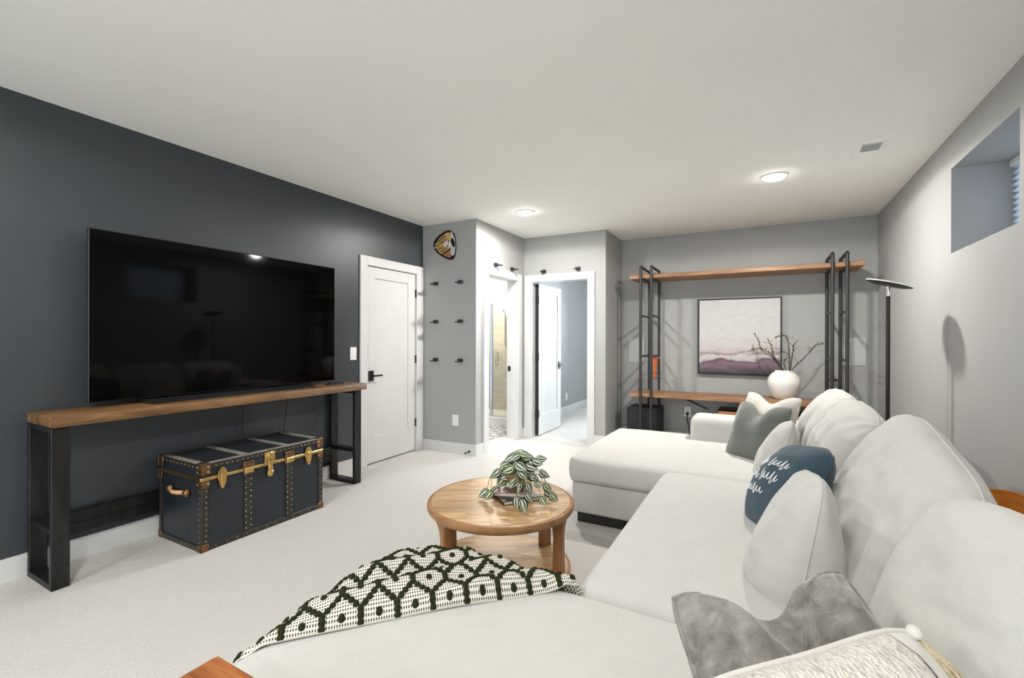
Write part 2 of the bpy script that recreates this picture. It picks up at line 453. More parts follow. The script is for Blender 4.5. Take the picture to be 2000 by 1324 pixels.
wall('wall_back', [(RX, RW + .4, BK, BK + .12, 0, H)], M['wall'])
WY0, WY1, WZ0, WZ1 = 3.045, 3.95, 1.855, 2.40
wall('wall_right', [(RW, RW + .4, -3.1, WY0, 0, H), (RW, RW + .4, WY1, BK, 0, H), (RW, RW + .4, WY0, WY1, 0, WZ0), (RW, RW + .4, WY0, WY1, WZ1, H)], M['wall'])
wall('wall_front', [(LW - T, -2.8, -3.22, -3.1, 0, H), (.4, RW + .4, -3.22, -3.1, 0, H), (-2.8, .4, -3.22, -3.1, 2.35, H), (-2.8, .4, -3.22, -3.1, 0, .1)], M['wall'])
# bedroom and bathroom shells
wall('wall_bedroom_left', [(-3.10, -3.0, HW + .13, 9.1, 0, H)], M['blue_wall'])
wall('wall_bedroom_right', [(.4, .5, BK + .12, 9.1, 0, H)], M['blue_wall'])
wall('wall_bedroom_back', [(-3.0, -1.7, 9.0, 9.1, 0, H), (-.1, .5, 9.0, 9.1, 0, H), (-1.7, -.1, 9.0, 9.1, 0, .9), (-1.7, -.1, 9.0, 9.1, 2.3, H)], M['blue_wall'])
wall('wall_bathroom_left', [(-5.0, -4.9, PW + .12, 7.1, 0, H)], M['bath_wall'])
wall('wall_bathroom_back', [(-5.0, -3.1, 6.95, 7.1, 0, H)], M['bath_wall'])
struct('floor_bathroom', box(B(), -4.9, -3.05, PW + .12, 5.93, 0, .006), M['pattern_tile'])
struct('trim_threshold', box(B(), -3.05, BW - .02, 4.5, 5.2, 0, .008), M['white'])
# baseboards
def baseboard(side, boxes):
    bm = B()
    for b_ in boxes: box(bm, *b_)
    return struct('baseboard_' + side, bm, M['white'])
bh, bt = .122, .015
baseboard('left', [(LW, LW + bt, -3.1, 3.28, 0, bh)])
baseboard('hooks', [(LW + .02, BW + bt, PW - bt, PW, 0, bh), (BW, BW + bt, PW, 4.40, 0, bh)])
baseboard('bathroom', [(BW, BW + bt, 5.312, HW, 0, bh)])
baseboard('bedroom', [(-1.814, RX + bt, HW - bt, HW, 0, bh), (RX, RX + bt, HW, BK, 0, bh)])
baseboard('back', [(RX + bt, RW, BK - bt, BK, 0, bh)])
baseboard('right', [(RW - bt, RW, -3.1, BK - bt, 0, bh)])
baseboard('bedroom_left', [(-3.0, -2.985, HW + .14, 9.0, 0, .14)])

# ------------------------------------------------------------------ doors
def lever(parent, loc, direction, local_rot=0, flip=1):
    """lever set: rose plate, stem, lever; in world axes. direction 'x+' = sticks out along +x, lever points along +y*flip"""
    x, y, z = loc
    ro = obj('lever_plate', box(B(), x, x + .012, y - .034, y + .034, z - .034 * 1.55, z + .034 * 1.55, .004), M['black'], parent)
    bm = B(); tube(bm, [(x + .01, y, z), (x + .055, y, z)], .011, 10)
    obj('lever_stem', bm, M['black'], parent)
    bm = B(); box(bm, x + .045, x + .058, y - .012 * flip if flip > 0 else y + .012 * flip - .1, y + .115 if flip > 0 else y + .012, z - .009, z + .009, .004)
    obj('lever_handle', bm, M['black'], parent)
def shaker(parent, x0, y0, y1, z0, z1, th=.035, face=1, st=.115, bot=.277):
    """door slab standing in the plane x0 (front face at x0, thickness towards -x), frame and recessed panel"""
    a, b_ = x0 - th, x0
    bm = B()
    box(bm, a, b_, y0, y0 + st, z0, z1, .0015); box(bm, a, b_, y1 - st, y1, z0, z1, .0015)
    box(bm, a, b_, y0 + st, y1 - st, z0, bot, .0015); box(bm, a, b_, y0 + st, y1 - st, z1 - st, z1, .0015)
    obj('door_frame', bm, M['white'], parent)
    obj('door_panel', box(B(), a + .012, b_ - .012, y0 + st - .002, y1 - st + .002, bot - .002, z1 - st + .002), M['white'], parent)
# door_1 : closed white door in the charcoal wall
d1 = thing('door_1', 'closed white panelled door with black lever in the charcoal wall', None, (LW, 3.75, 0), kind='structure')
cx = LW + .02
bm = B(); box(bm, LW, cx, 3.28, 3.372, 0, 2.135, .002); obj('casing', bm, M['white'], d1)
bm = B(); box(bm, LW, cx, 4.128, 4.243, 0, 2.135, .002); obj('casing', bm, M['white'], d1)
bm = B(); box(bm, LW, cx, 3.372, 4.128, 2.045, 2.135, .002); obj('casing', bm, M['white'], d1)
bm = B(); box(bm, LW - .09, LW, 3.36, 3.374, 0, 2.055); box(bm, LW - .09, LW, 4.126, 4.14, 0, 2.055); box(bm, LW - .09, LW, 3.374, 4.126, 2.042, 2.055); obj('jamb', bm, M['white'], d1)
shaker(d1, LW - .006, 3.378, 4.121, .012, 2.038)
for z in (1.82, 1.06, .33):
    bm = B(); box(bm, LW - .005, LW + .010, 4.117, 4.133, z - .045, z + .045, .002); obj('hinge', bm, M['black'], d1)
lever(d1, (LW - .006, 3.44, .915), 'x+')
# door_2 : cased bathroom opening with jamb and strike plate
d2 = thing('door_2', 'white cased bathroom doorway with the shower beyond', None, (BW, 4.85, 0), kind='structure')
cx = BW + .02
bm = B(); box(bm, BW, cx, 4.40, 4.497, 0, 2.133, .002); obj('casing', bm, M['white'], d2)
bm = B(); box(bm, BW, cx, 5.203, 5.312, 0, 2.133, .002); obj('casing', bm, M['white'], d2)
bm = B(); box(bm, BW, cx, 4.497, 5.203, 2.043, 2.133, .002); obj('casing', bm, M['white'], d2)
bm = B(); box(bm, BW - T, BW, 4.485, 4.5, 0, 2.055); box(bm, BW - T, BW, 5.2, 5.215, 0, 2.055); box(bm, BW - T, BW, 4.5, 5.2, 2.04, 2.055); obj('jamb', bm, M['white'], d2)
bm = B(); box(bm, BW - .125, BW - .085, 5.195, 5.2, .88, .945, .001); obj('strike_plate', bm, M['black'], d2)
# door_3 : bedroom doorway with the door swung open
d3 = thing('door_3', 'open white panelled bedroom door with black hinges and lever', None, (-2.3, HW, 0), kind='structure')
cy = HW - .02
bm = B(); box(bm, -2.775, -2.673, cy, HW, 0, 2.132, .002); obj('casing', bm, M['white'], d3)
bm = B(); box(bm, -1.906, -1.814, cy, HW, 0, 2.132, .002); obj('casing', bm, M['white'], d3)
bm = B(); box(bm, -2.673, -1.906, cy, HW, 2.04, 2.132, .002); obj('casing', bm, M['white'], d3)
bm = B(); box(bm, -2.69, -2.675, HW, HW + .13, 0, 2.055); box(bm, -1.905, -1.89, HW, HW + .13, 0, 2.055); box(bm, -2.675, -1.905, HW, HW + .13, 2.04, 2.055); obj('jamb', bm, M['white'], d3)
shaker(d3, -2.625, 5.535, 6.285, .012, 2.03)
for z in (1.82, 1.06, .3):
    bm = B(); box(bm, -2.672, -2.618, 5.512, 5.534, z - .05, z + .05, .002); obj('hinge', bm, M['black'], d3)
bm = B(); box(bm, -2.674, -2.628, 5.52, 5.528, 0.02, 2.03); obj('weather_strip', bm, M['rubber'], d3)
lever(d3, (-2.625, 6.225, .915), 'x+', flip=-1)

# ------------------------------------------------------------------ window and blind
w1 = thing('window_1', 'small high basement window set deep in the grey wall', None, (RW + .36, 3.5, WZ0), kind='structure')
bm = B(); fx = RW + .34
box(bm, fx, fx + .04, WY0, WY0 + .05, WZ0, WZ1); box(bm, fx, fx + .04, WY1 - .05, WY1, WZ0, WZ1)
box(bm, fx, fx + .04, WY0 + .05, WY1 - .05, WZ0, WZ0 + .05); box(bm, fx, fx + .04, WY0 + .05, WY1 - .05, WZ1 - .05, WZ1)
obj('window_frame', bm, M['white'], w1)
obj('window_pane', box(B(), fx + .015, fx + .021, WY0 + .05, WY1 - .05, WZ0 + .05, WZ1 - .05), M['glass'], w1)
bl = thing('pleated_blind', 'pale pleated blind drawn down over the small high window', 'blind', (RW + .3, 3.5, WZ0))
bm = B(); npl = 13; zz = [WZ1 - .04 - (WZ1 - WZ0 - .06) * i / (2 * npl) for i in range(2 * npl + 1)]
pv = None
for i, z in enumerate(zz):
    x = RW + .276 + (.022 if i % 2 else 0)
    a = bm.verts.new((x, WY0 + .006, z)); b_ = bm.verts.new((x, WY1 - .006, z))
    if pv: bm.faces.new((pv[0], pv[1], b_, a))
    pv = (a, b_)
obj('pleats', bm, M['blind'], bl)
obj('head_rail', box(B(), RW + .265, RW + .31, WY0 + .004, WY1 - .004, WZ1 - .04, WZ1, .003), M['white_plastic'], bl)
obj('bottom_rail', box(B(), RW + .27, RW + .305, WY0 + .006, WY1 - .006, WZ0, WZ0 + .02, .003), M['white_plastic'], bl)
w2 = thing('window_2', 'bedroom window admitting daylight', None, (-.9, 9.05, .9), kind='structure')
bm = B(); box(bm, -1.7, -1.64, 9.02, 9.08, .9, 2.3); box(bm, -.16, -.1, 9.02, 9.08, .9, 2.3); box(bm, -1.64, -.16, 9.02, 9.08, .9, .96); box(bm, -1.64, -.16, 9.02, 9.08, 2.24, 2.3); box(bm, -.92, -.88, 9.02, 9.08, .96, 2.24)
obj('window_frame', bm, M['white'], w2)
obj('window_pane', box(B(), -1.64, -.16, 9.045, 9.051, .96, 2.24), M['glass'], w2)

w3 = thing('fill_window', 'wide glazed door added behind the viewpoint for fill light', None, (-1.2, -3.16, .1), kind='structure')  # unseen glazing, added to let the fill light in
for x0, x1 in ((-2.8, -2.73), (-1.75, -1.68), (-.72, -.65), (.33, .4)): obj('window_post', box(B(), x0, x1, -3.2, -3.13, .1, 2.35), M['white'], w3)
for z0_, z1_ in ((.1, .17), (2.28, 2.35)): obj('window_rail', box(B(), -2.73, .33, -3.2, -3.13, z0_, z1_), M['white'], w3)
for x0, x1 in ((-2.73, -1.75), (-1.68, -.72), (-.65, .33)): obj('window_pane', box(B(), x0, x1, -3.17, -3.164, .17, 2.28), M['glass'], w3)
# ------------------------------------------------------------------ ceiling fixtures
def recessed(x, y, label, energy=LAMP_W, col=LAMP_COL, group='recessed ceiling lights'):
    t_ = thing('recessed_light', label, 'ceiling light', (x, y, H), group=group)
    bm = B(); lathe(bm, [(.098, 0), (.098, -.006), (.092, -.009), (.078, -.009), (.076, -.004), (.076, 0)], (x, y, H), 32)
    obj('trim_ring', bm, M['white_plastic'], t_, smooth=35)
    bm = B(); lathe(bm, [(.0755, -.0005), (.0755, -.016), (.066, -.024), (.04, -.029), (.012, -.030)], (x, y, H), 32)
    obj('lens', bm, M['lens'], t_, smooth=40)
    for nm, kind, en in (('downlight', 'AREA', energy * .185), ('side_glow', 'SPOT', energy * .27)):
        l = bpy.data.lights.new(nm, kind); l.energy = en; l.color = col
        if kind == 'AREA': l.shape = 'DISK'; l.size = .13
        else: l.spot_size = R(171); l.spot_blend = .10; l.shadow_soft_size = .055
        o = bpy.data.objects.new(nm, l); COL.objects.link(o); o.location = (x, y, H - .034); setparent(o, t_, False)
    return t_
recessed(-2.19, 4.27, 'round recessed ceiling light in front of the bathroom doorway')
recessed(.07, 4.29, 'round recessed ceiling light above the sofa near the vent')
recessed(-2.19, .45, 'round recessed ceiling light over the near end of the console', 110)
recessed(.07, .45, 'round recessed ceiling light above the near end of the sofa', 60)
recessed(-2.19, -2.0, 'added fill light in the ceiling by the charcoal wall behind the viewpoint', 160)  # unseen fixture added behind the camera to raise the ambient light
recessed(.07, -2.0, 'added fill light in the ceiling by the grey wall behind the viewpoint', 150)  # second added fixture, also out of view, for bounce on the ceiling
recessed(-3.75, 5.15, 'round ceiling light inside the bathroom', 190, (1, .93, .80), 'bathroom lights')
recessed(-3.9, 6.5, 'added ceiling light brightening the shower tiles', 170, (1, .93, .80), 'bathroom lights')  # lamp added because the shower tiles came out dark
recessed(-1.3, 7.4, 'added cool ceiling light filling the bedroom', 60, (.9, .95, 1), 'bedroom lights')  # unseen lamp added to support the cool daylight in this room
vt = thing('ceiling_vent', 'square white ceiling vent with a small grey grille', 'vent', (.64, 3.97, H))
obj('plate', box(B(), .545, .735, 3.82, 4.12, H - .004, H, .002), M['ceiling'], vt)
bm = B(); box(bm, .585, .695, 3.875, 4.0, H - .010, H - .003, .001); obj('grille_frame', bm, M['speaker_cloth'], vt)
for i in range(6):
    y = 3.885 + i * .0205
    obj('slat', box(B(), .592, .688, y, y + .008, H - .014, H - .010), M['speaker_cloth'], vt)

# ------------------------------------------------------------------ TV console
X0, X1 = -3.517, -3.157
cs = thing('console_table', 'long narrow console with thick wooden top on black steel frames', 'console table', (-3.34, 1.97, 0))
bm = B(); box(bm, X0, X1, .92, 3.021, .838, .894, .005, 2); obj('table_top', bm, M['console_wood'], cs, smooth=30)
def leg_frame(y0, y1):
    fx0, fx1 = X0 + .002, -3.184; b_ = .03
    g = [('leg', (fx1 - b_, fx1, y0, y1, 0, .838)), ('leg', (fx0, fx0 + b_, y0, y1, 0, .838)),
         ('foot_rail', (fx0 + b_, fx1 - b_, y0, y1, 0, b_)), ('top_rail', (fx0 + b_, fx1 - b_, y0, y1, .838 - b_, .838)),
         ('rung', (fx0 + b_, fx1 - b_, y0, y1, .285, .285 + b_))]
    for nm, q in g: obj(nm, box(B(), *q, .003), M['iron'], cs)
leg_frame(.922, .996); leg_frame(2.905, 2.979)
obj('stretcher', box(B(), -3.517, -3.482, .996, 2.905, .232, .298, .003), M['iron'], cs)
obj('stretcher', box(B(), -3.519, -3.49, .996, 2.905, .165, .232, .003), M['iron'], cs)

tv = thing('television', 'large black flat television standing on the wooden console', 'television', (-3.38, 2.0, .894))
tx = -3.385
obj('screen', box(B(), tx - .004, tx, 1.142, 2.85, .930, 1.926), M['screen'], tv)
obj('bezel', box(B(), tx - .03, tx - .004, 1.136, 2.856, .924, 1.932, .003), M['black'], tv)
obj('back_housing', box(B(), tx - .09, tx - .03, 1.35, 2.65, .95, 1.55, .01), M['black_matte'], tv)
bm = B(); prism(bm, [(tx - .10, .894), (tx + .135, .894), (tx + .135, .899), (tx + .06, .908), (tx - .03, .918), (tx - .10, .918)], 'y', 1.40, 2.56); obj('stand_base', bm, M['black'], tv)
obj('stand_neck', box(B(), tx - .075, tx - .035, 1.75, 2.25, .918, 1.1), M['black_matte'], tv)
rm = thing('remote_control', 'small black remote lying on the console beside the television', 'remote', (-3.30, 2.80, .894))
bm = B(); prism(bm, [(2.70, .896), (2.74, .909), (2.80, .913), (2.86, .916), (2.88, .910), (2.875, .898), (2.84, .895)], 'x', -3.335, -3.285); obj('body', bm, M['black'], rm)
bm = B()
for i in range(5): box(bm, -3.318, -3.302, 2.755 + i * .02, 2.765 + i * .02, .909 + i * .001, .916)
obj('buttons', bm, M['rubber'], rm)
# hanging cables
for pts, lab in (([(-3.507, 2.09, .836), (-3.505, 2.095, .7), (-3.500, 2.085, .64), (-3.503, 2.10, .55), (-3.506, 2.09, .32)], 'thin black cable hanging behind the middle of the trunk'),
                 ([(-3.507, 2.48, .836), (-3.505, 2.455, .68), (-3.503, 2.44, .54), (-3.506, 2.45, .32)], 'thin black cable hanging behind the right end of the trunk')):
    bm = B(); tube(bm, pts, .004, 6); obj('hanging_cable', bm, M['rubber'], label=lab, cat='cable', group='cables below the television', smooth=True)

# ------------------------------------------------------------------ steamer trunk
TX0, TX1, TY0, TY1, TZ = -3.470, -2.972, 1.527, 2.392, .532
tk = thing('steamer_trunk', 'navy steamer trunk with brass latches under the console', 'trunk', ((TX0 + TX1) / 2, (TY0 + TY1) / 2, 0))
zs = .440
obj('body', box(B(), TX0 + .004, TX1 - .004, TY0 + .004, TY1 - .004, .004, zs - .010), M['navy'], tk)
obj('lid', box(B(), TX0 + .004, TX1 - .004, TY0 + .004, TY1 - .004, zs + .010, TZ - .004), M['navy'], tk)
bm = B()
for q in ((TX1 - .008, TX1 + .007, TY0, TY1), (TX0, TX0 + .008, TY0, TY1), (TX0, TX1, TY0 - .007, TY0 + .008), (TX0, TX1, TY1 - .008, TY1 + .007)):
    box(bm, q[0], q[1], q[2], q[3], zs - .010, zs + .010, .003)
obj('brass_rim', bm, M['brass'], tk, label='brass strip round the lid seam')
e = .034
def bind(q, m='binding'): obj('edge_binding', box(B(), *q, .002), M[m], tk)
for (za, zb) in ((0, e), (zs - .011 - .0, zs - .0105)):
    if za == 0:
        bind((TX1 - .004, TX1 + .002, TY0, TY1, 0, e)); bind((TX0, TX1, TY0 - .002, TY0 + .004, 0, e)); bind((TX0, TX1, TY1 - .004, TY1 + .002, 0, e))
bind((TX1 - .004, TX1 + .002, TY0, TY1, TZ - e, TZ)); bind((TX0, TX1, TY0 - .002, TY0 + .004, TZ - e, TZ)); bind((TX0, TX1, TY1 - .004, TY1 + .002, TZ - e, TZ))
for z0_, z1_ in ((e, zs - .01), ):
    bind((TX1 - .004, TX1 + .003, TY0, TY0 + .04, z0_, z1_)); bind((TX1 - .030, TX1, TY0 - .003, TY0 + .004, z0_, z1_)); bind((TX1 - .004, TX1 + .003, TY1 - .036, TY1, z0_, z1_)); bind((TX0, TX0 + .028, TY0 - .003, TY0 + .004, z0_, z1_))
    for y in (1.815, 2.112): bind((TX1 - .004, TX1 + .003, y - .026, y + .026, z0_, z1_))
# top slats and edge strips
for y in (TY0 + .02, 1.815, 2.112, TY1 - .02):
    obj('top_slat', box(B(), TX0 + .035, TX1 - .035, y - .019, y + .019, TZ - .004, TZ + .004, .002), M['worn_slat'], tk)
for x in (TX0 + .018, TX1 - .018):
    obj('top_edge_strip', box(B(), x - .018, x + .018, TY0, TY1, TZ - .004, TZ + .003, .002), M['worn_slat'] if x > -3.2 else M['binding'], tk)
rv = B()
for y in (1.815, 2.112):
    for dy in (-.017, .017):
        for i in range(10): rivet(rv, (TX1 + .003, y + dy, .055 + i * .038 + (.012 if dy > 0 else 0)), (1, 0, 0), .0042)
for i in range(24):
    y = TY0 + .05 + i * (TY1 - TY0 - .1) / 23
    rivet(rv, (TX1 + .002, y, TZ - .020), (1, 0, 0), .0042)
    if i % 2: rivet(rv, (TX1 + .002, y, .017), (1, 0, 0), .003)
for i in range(10):
    x = TX0 + .05 + i * (TX1 - TX0 - .1) / 9
    rivet(rv, (x, TY0 - .002, TZ - .02), (0, -1, 0), .004); rivet(rv, (x, TY0 - .002, .017), (0, -1, 0), .003)
for i in range(11):
    z = .06 + i * .034
    rivet(rv, (TX1 + .003, TY0 + .026, z), (1, 0, 0), .0042); rivet(rv, (TX1 + .003, TY1 - .02, z), (1, 0, 0), .0036); rivet(rv, (TX1 - .018, TY0 - .003, z), (0, -1, 0), .0032)
obj('studs', rv, M['stud'], tk, kind='stuff')
# corner caps
def cap(x, y, z0, z1, sx, sy, m, s=.052):
    xa, xb = (x, x + .006) if sx > 0 else (x - .006, x)
    bm = B()
    box(bm, x - s if sx > 0 else x, x + .006 if sx > 0 else x + s, (y - .006 if sy < 0 else y), (y if sy < 0 else y + .006), z0, z1, .002)
    box(bm, x if sx > 0 else x - .006, x + .006 if sx > 0 else x, (y - .006 if sy < 0 else y - s), (y + s if sy < 0 else y + .006), z0, z1, .002)
    if z1 >= TZ - .001: box(bm, x - s if sx > 0 else x - .003, x + .003 if sx > 0 else x + s, y - .003 if sy < 0 else y - s, y + s if sy < 0 else y + .003, TZ + .002, TZ + .006, .002)
    obj('corner_cap', bm, M[m], tk)
for (x, sx) in ((TX1, 1), (TX0, -1)):
    for (y, sy) in ((TY0, -1), (TY1, 1)):
        cap(x, y, TZ - .066, TZ, sx, sy, 'copper'); cap(x, y, zs - .055, zs - .008, sx, sy, 'copper', .044); cap(x, y, 0, .045, sx, sy, 'copper', .042)
rb = B()
for z in (TZ - .018, TZ - .05, zs - .03):
    rivet(rb, (TX1 + .006, TY0 + .036, z), (1, 0, 0), .007); rivet(rb, (TX1 - .036, TY0 - .006, z), (0, -1, 0), .006); rivet(rb, (TX1 + .006, TY1 - .036, z), (1, 0, 0), .006)
obj('cap_studs', rb, M['stud'], tk, kind='stuff')
# oval draw bolts
for y in (1.645, 2.262):
    o_ = [(y + .031 * math.cos(a) * (1 if math.sin(a) > 0 else .8), zs - .008 + .064 * math.sin(a)) for a in [2 * PI * k / 24 for k in range(24)]]
    bm = B(); prism(bm, o_, 'x', TX1 + .004, TX1 + .012); dp = obj('draw_bolt', bm, M['brass'], tk, label='oval brass draw bolt')
    bm = B(); box(bm, TX1 + .012, TX1 + .021, y - .012, y + .012, zs - .03, zs + .016, .003); box(bm, TX1 + .012, TX1 + .018, y - .009, y + .009, zs - .078, zs - .03, .003); obj('bolt_lever', bm, M['brass'], dp)
# square clasps
for y in (1.815, 2.112):
    bm = B(); box(bm, TX1 + .003, TX1 + .010, y - .036, y + .036, zs - .034, zs + .052, .003); cl = obj('clasp', bm, M['copper'], tk, label='square tarnished brass clasp')
    bm = B(); box(bm, TX1 + .010, TX1 + .020, y - .030, y + .030, zs - .026, zs + .012, .005); obj('clasp_tongue', bm, M['brass'], cl)
# lock
y = 1.962
bm = B(); box(bm, TX1 + .003, TX1 + .008, y - .038, y + .038, zs + .004, zs + .082, .003)
lk = obj('lock_plate', bm, M['brass'], tk, label='round brass lock with hasp')
bm = B(); lathe(bm, [(.031, .008), (.031, .014), (.026, .018), (.018, .018), (.016, .022), (.004, .023)], (TX1, y, zs + .052), 20, 'x'); obj('lock_dial', bm, M['brass'], lk)
bm = B(); box(bm, TX1 + .008, TX1 + .018, y - .017, y + .017, zs - .05, zs + .035, .004); obj('hasp', bm, M['brass'], lk)
bm = B(); lathe(bm, [(.024, .004), (.024, .014), (.016, .019), (.004, .019)], (TX1, y, zs - .062), 18, 'x'); obj('hasp_rosette', bm, M['brass'], lk)
# leather handles on both ends
for yy, s in ((TY0, -1), (TY1, 1)):
    bm = B(); pts = []
    for i in range(9):
        a = i / 8; pts.append((-3.312 + .185 * a, yy + s * (.008 + .03 * math.sin(PI * a)), .345 - .004 * math.sin(PI * a)))
    tube(bm, pts, .013, 8, sx=.6); hd = obj('handle', bm, M['leather'], tk, smooth=True, label='tan leather handle')
    for x in (-3.317, -3.122):
        bm = B(); lathe(bm, [(.026, 0), (.026, s * .012), (.017, s * .024), (.006, s * .027)], (x, yy + s * .003, .342), 14, 'y'); obj('handle_boss', bm, M['copper'], hd, smooth=40)

# ------------------------------------------------------------------ wall things
def plate(name, label, cat, p, axis, sgn, w_, h_, kind):
    """switch or outlet plate lying on a wall; axis = wall normal axis"""
    x, y, z = p
    t_ = thing(name, label, cat, p, group=None)
    def bx(du0, du1, dz0, dz1, d0, d1, m, nm, bev=.001):
        if axis == 'x': q = (x + min(sgn * d0, sgn * d1), x + max(sgn * d0, sgn * d1), y + du0, y + du1, z + dz0, z + dz1)
        else: q = (x + du0, x + du1, y + min(sgn * d0, sgn * d1), y + max(sgn * d0, sgn * d1), z + dz0, z + dz1)
        return obj(nm, box(B(), *q, bev), M[m], t_)
    bx(-w_ / 2, w_ / 2, -h_ / 2, h_ / 2, 0, .006, 'white_plastic', 'cover_plate')
    if kind == 'switch':
        bx(-.017, .017, -.033, .033, .006, .009, 'white_plastic', 'rocker')
    else:
        for s in (-1, 1):
            bx(-.017, .017, s * .020 - .014, s * .020 + .014, .006, .008, 'white_plastic', 'socket')
            for du in (-.007, .007): bx(du - .0015, du + .0015, s * .020 - .003, s * .020 + .007, .008, .0084, 'black', 'slot', 0)
    return t_
plate('light_switch', 'white rocker switch between the television and the white door', 'switch', (LW, 3.202, 1.15), 'x', 1, .078, .125, 'switch')
plate('wall_outlet', 'white outlet low on the wall of black hooks', 'outlet', (-3.058, PW, .376), 'y', -1, .082, .124, 'outlet')
plate('wall_outlet', 'white outlet low on the wall under the picture', 'outlet', (-.838, BK, .386), 'y', -1, .076, .124, 'outlet')
plate('wall_outlet', 'white outlet seen through the open bedroom door', 'outlet', (-3.0, 7.43, .30), 'x', 1, .075, .12, 'outlet')
plate('wall_outlet', 'white outlet on the right wall just above the sofa back', 'outlet', (RW, 4.63, .42), 'x', -1, .078, .125, 'outlet')
sp = obj('wall_speaker', box(B(), -1.582, -1.379, BK - .008, BK, .984, 1.306, .003), M['speaker_cloth'], label='pale flat wall speaker left of the picture', cat='speaker', group='flush wall speakers')
obj('wall_speaker', box(B(), .741, .962, BK - .008, BK, 1.016, 1.322, .003), M['speaker_cloth'], label='pale flat wall speaker right of the picture', cat='speaker', group='flush wall speakers')
# door stop
ds = thing('door_stop', 'small black door stop on the white baseboard below the hooks', 'door stop', (-2.861, PW - bt, .045))
bm = B(); lathe(bm, [(.014, 0), (.014, -.006), (.008, -.010)], (-2.861, PW - bt, .045), 14, 'y'); obj('mount', bm, M['black'], ds)
bm = B(); tube(bm, [(-2.861, PW - bt - .008, .045), (-2.861, PW - bt - .07, .045)], .0045, 8); obj('rod', bm, M['black'], ds)
bm = B(); tube(bm, [(-2.861, PW - bt - .068, .045), (-2.861, PW - bt - .085, .045)], .009, 10); obj('tip', bm, M['rubber'], ds)
# black pegs
def peg(label, x, y, z, nrm, group):
    t_ = thing('wall_peg', label, 'wall hook', (x, y, z), group=group)
    if nrm == 'y':     # faces -y
        obj('block', box(B(), x - .028, x + .028, y - .034, y, z - .019, z + .019, .004), M['black'], t_)
        obj('tongue', box(B(), x - .022, x + .022, y - .095, y - .034, z - .017, z - .004, .003), M['black'], t_)
    else:              # faces +x
        obj('block', box(B(), x, x + .034, y - .028, y + .028, z - .019, z + .019, .004), M['black'], t_)
        obj('tongue', box(B(), x + .034, x + .095, y - .022, y + .022, z - .017, z - .004, .003), M['black'], t_)
for z, vn in ((1.935, 'top'), (1.495, 'middle'), (1.055, 'bottom')):
    for x, hn in ((-3.335, 'left'), (-2.985, 'right')):
        peg('black wall peg at the %s %s of the six below the plaque' % (vn, hn), x, PW, z, 'y', 'black pegs beside the white door')
peg('black wall peg over the left half of the bathroom doorway', BW, 4.655, 2.172, 'x', 'black pegs over the doorways')
peg('black wall peg over the right half of the bathroom doorway', BW, 5.055, 2.176, 'x', 'black pegs over the doorways')
peg('black wall peg over the left half of the bedroom doorway', -2.495, HW, 2.170, 'y', 'black pegs over the doorways')
peg('black wall peg over the right half of the bedroom doorway', -2.03, HW, 2.176, 'y', 'black pegs over the doorways')
# guitar-pick plaque
PK = [(-3.369, 2.379), (-3.357, 2.43), (-3.300, 2.484), (-3.207, 2.529), (-3.149, 2.536), (-3.092, 2.512), (-3.063, 2.455), (-3.049, 2.349), (-3.056, 2.263), (-3.077, 2.212), (-3.112, 2.192), (-3.163, 2.202), (-3.236, 2.237), (-3.309, 2.285), (-3.358, 2.335)]
def smooth_loop(P_, it=2):
    for _ in range(it):
        q = []
        for i in range(len(P_)):
            a = Vector(P_[i]); b_ = Vector(P_[(i + 1) % len(P_)])
            q.append(tuple(a * .75 + b_ * .25)); q.append(tuple(a * .25 + b_ * .75))
        P_ = q
    return P_
pk = thing('guitar_pick_plaque', 'guitar-pick shaped wall plaque with lettering above the black pegs', 'wall art', (-3.2, PW, 2.36))
outl = smooth_loop(PK, 2)
bm = B(); prism(bm, outl, 'y', PW - .018, PW); obj('backing', bm, M['plaque_black'], pk)
def clip(poly, a, b_, c):
    """keep points with a*x+b*z >= c"""
    o_ = []
    for i in range(len(poly)):
        p, q = poly[i], poly[(i + 1) % len(poly)]
        dp_, dq = a * p[0] + b_ * p[1] - c, a * q[0] + b_ * q[1] - c
        if dp_ >= 0: o_.append(p)
        if (dp_ >= 0) != (dq >= 0):
            t_ = dp_ / (dp_ - dq); o_.append((p[0] + t_ * (q[0] - p[0]), p[1] + t_ * (q[1] - p[1])))
    return o_
cxk, czk = -3.19, 2.365
inner = [(cxk + (p[0] - cxk) * .88 + .012, czk + (p[1] - czk) * .86 - .004) for p in outl]
def sheet(poly, m, nm, d):
    bm = B(); prism(bm, poly, 'y', PW - .018 - d, PW - .018); return obj(nm, bm, M[m], pk)
left = clip(inner, -1, 0, 3.118)       # x <= -3.118
sheet(clip(left, -.42, .90, -.42 * -3.20 + .90 * 2.285), 'plaque_tan', 'tan_print', .0012)
sheet(clip(left, .42, -.90, -(-.42 * -3.20 + .90 * 2.285)), 'plaque_rust', 'rust_print', .0012)
right = clip(inner, 1, 0, -3.118)
sheet(clip(right, 0, 1, 2.24), 'plaque_grey', 'grey_print', .0012)
def spot(x, z, rx, rz, m, nm, d=.0018, rot=0, n=20):
    bm = B(); p = []
    for k in range(n):
        a = 2 * PI * k / n; u, v = rx * math.cos(a), rz * math.sin(a)
        p.append((x + u * math.cos(rot) - v * math.sin(rot), z + u * math.sin(rot) + v * math.cos(rot)))
    prism(bm, p, 'y', PW - .018 - d, PW - .018); return obj(nm, bm, M[m], pk)
spot(-3.165, 2.375, .05, .042, 'plaque_white', 'pale_disc', .0016)
spot(-3.088, 2.385, .024, .055, 'plaque_black', 'dark_patch', .0018, R(20))
spot(-3.345, 2.352, .008, .010, 'plaque_white', 'white_dot', .002); spot(-3.335, 2.388, .007, .009, 'plaque_white', 'white_dot', .002)
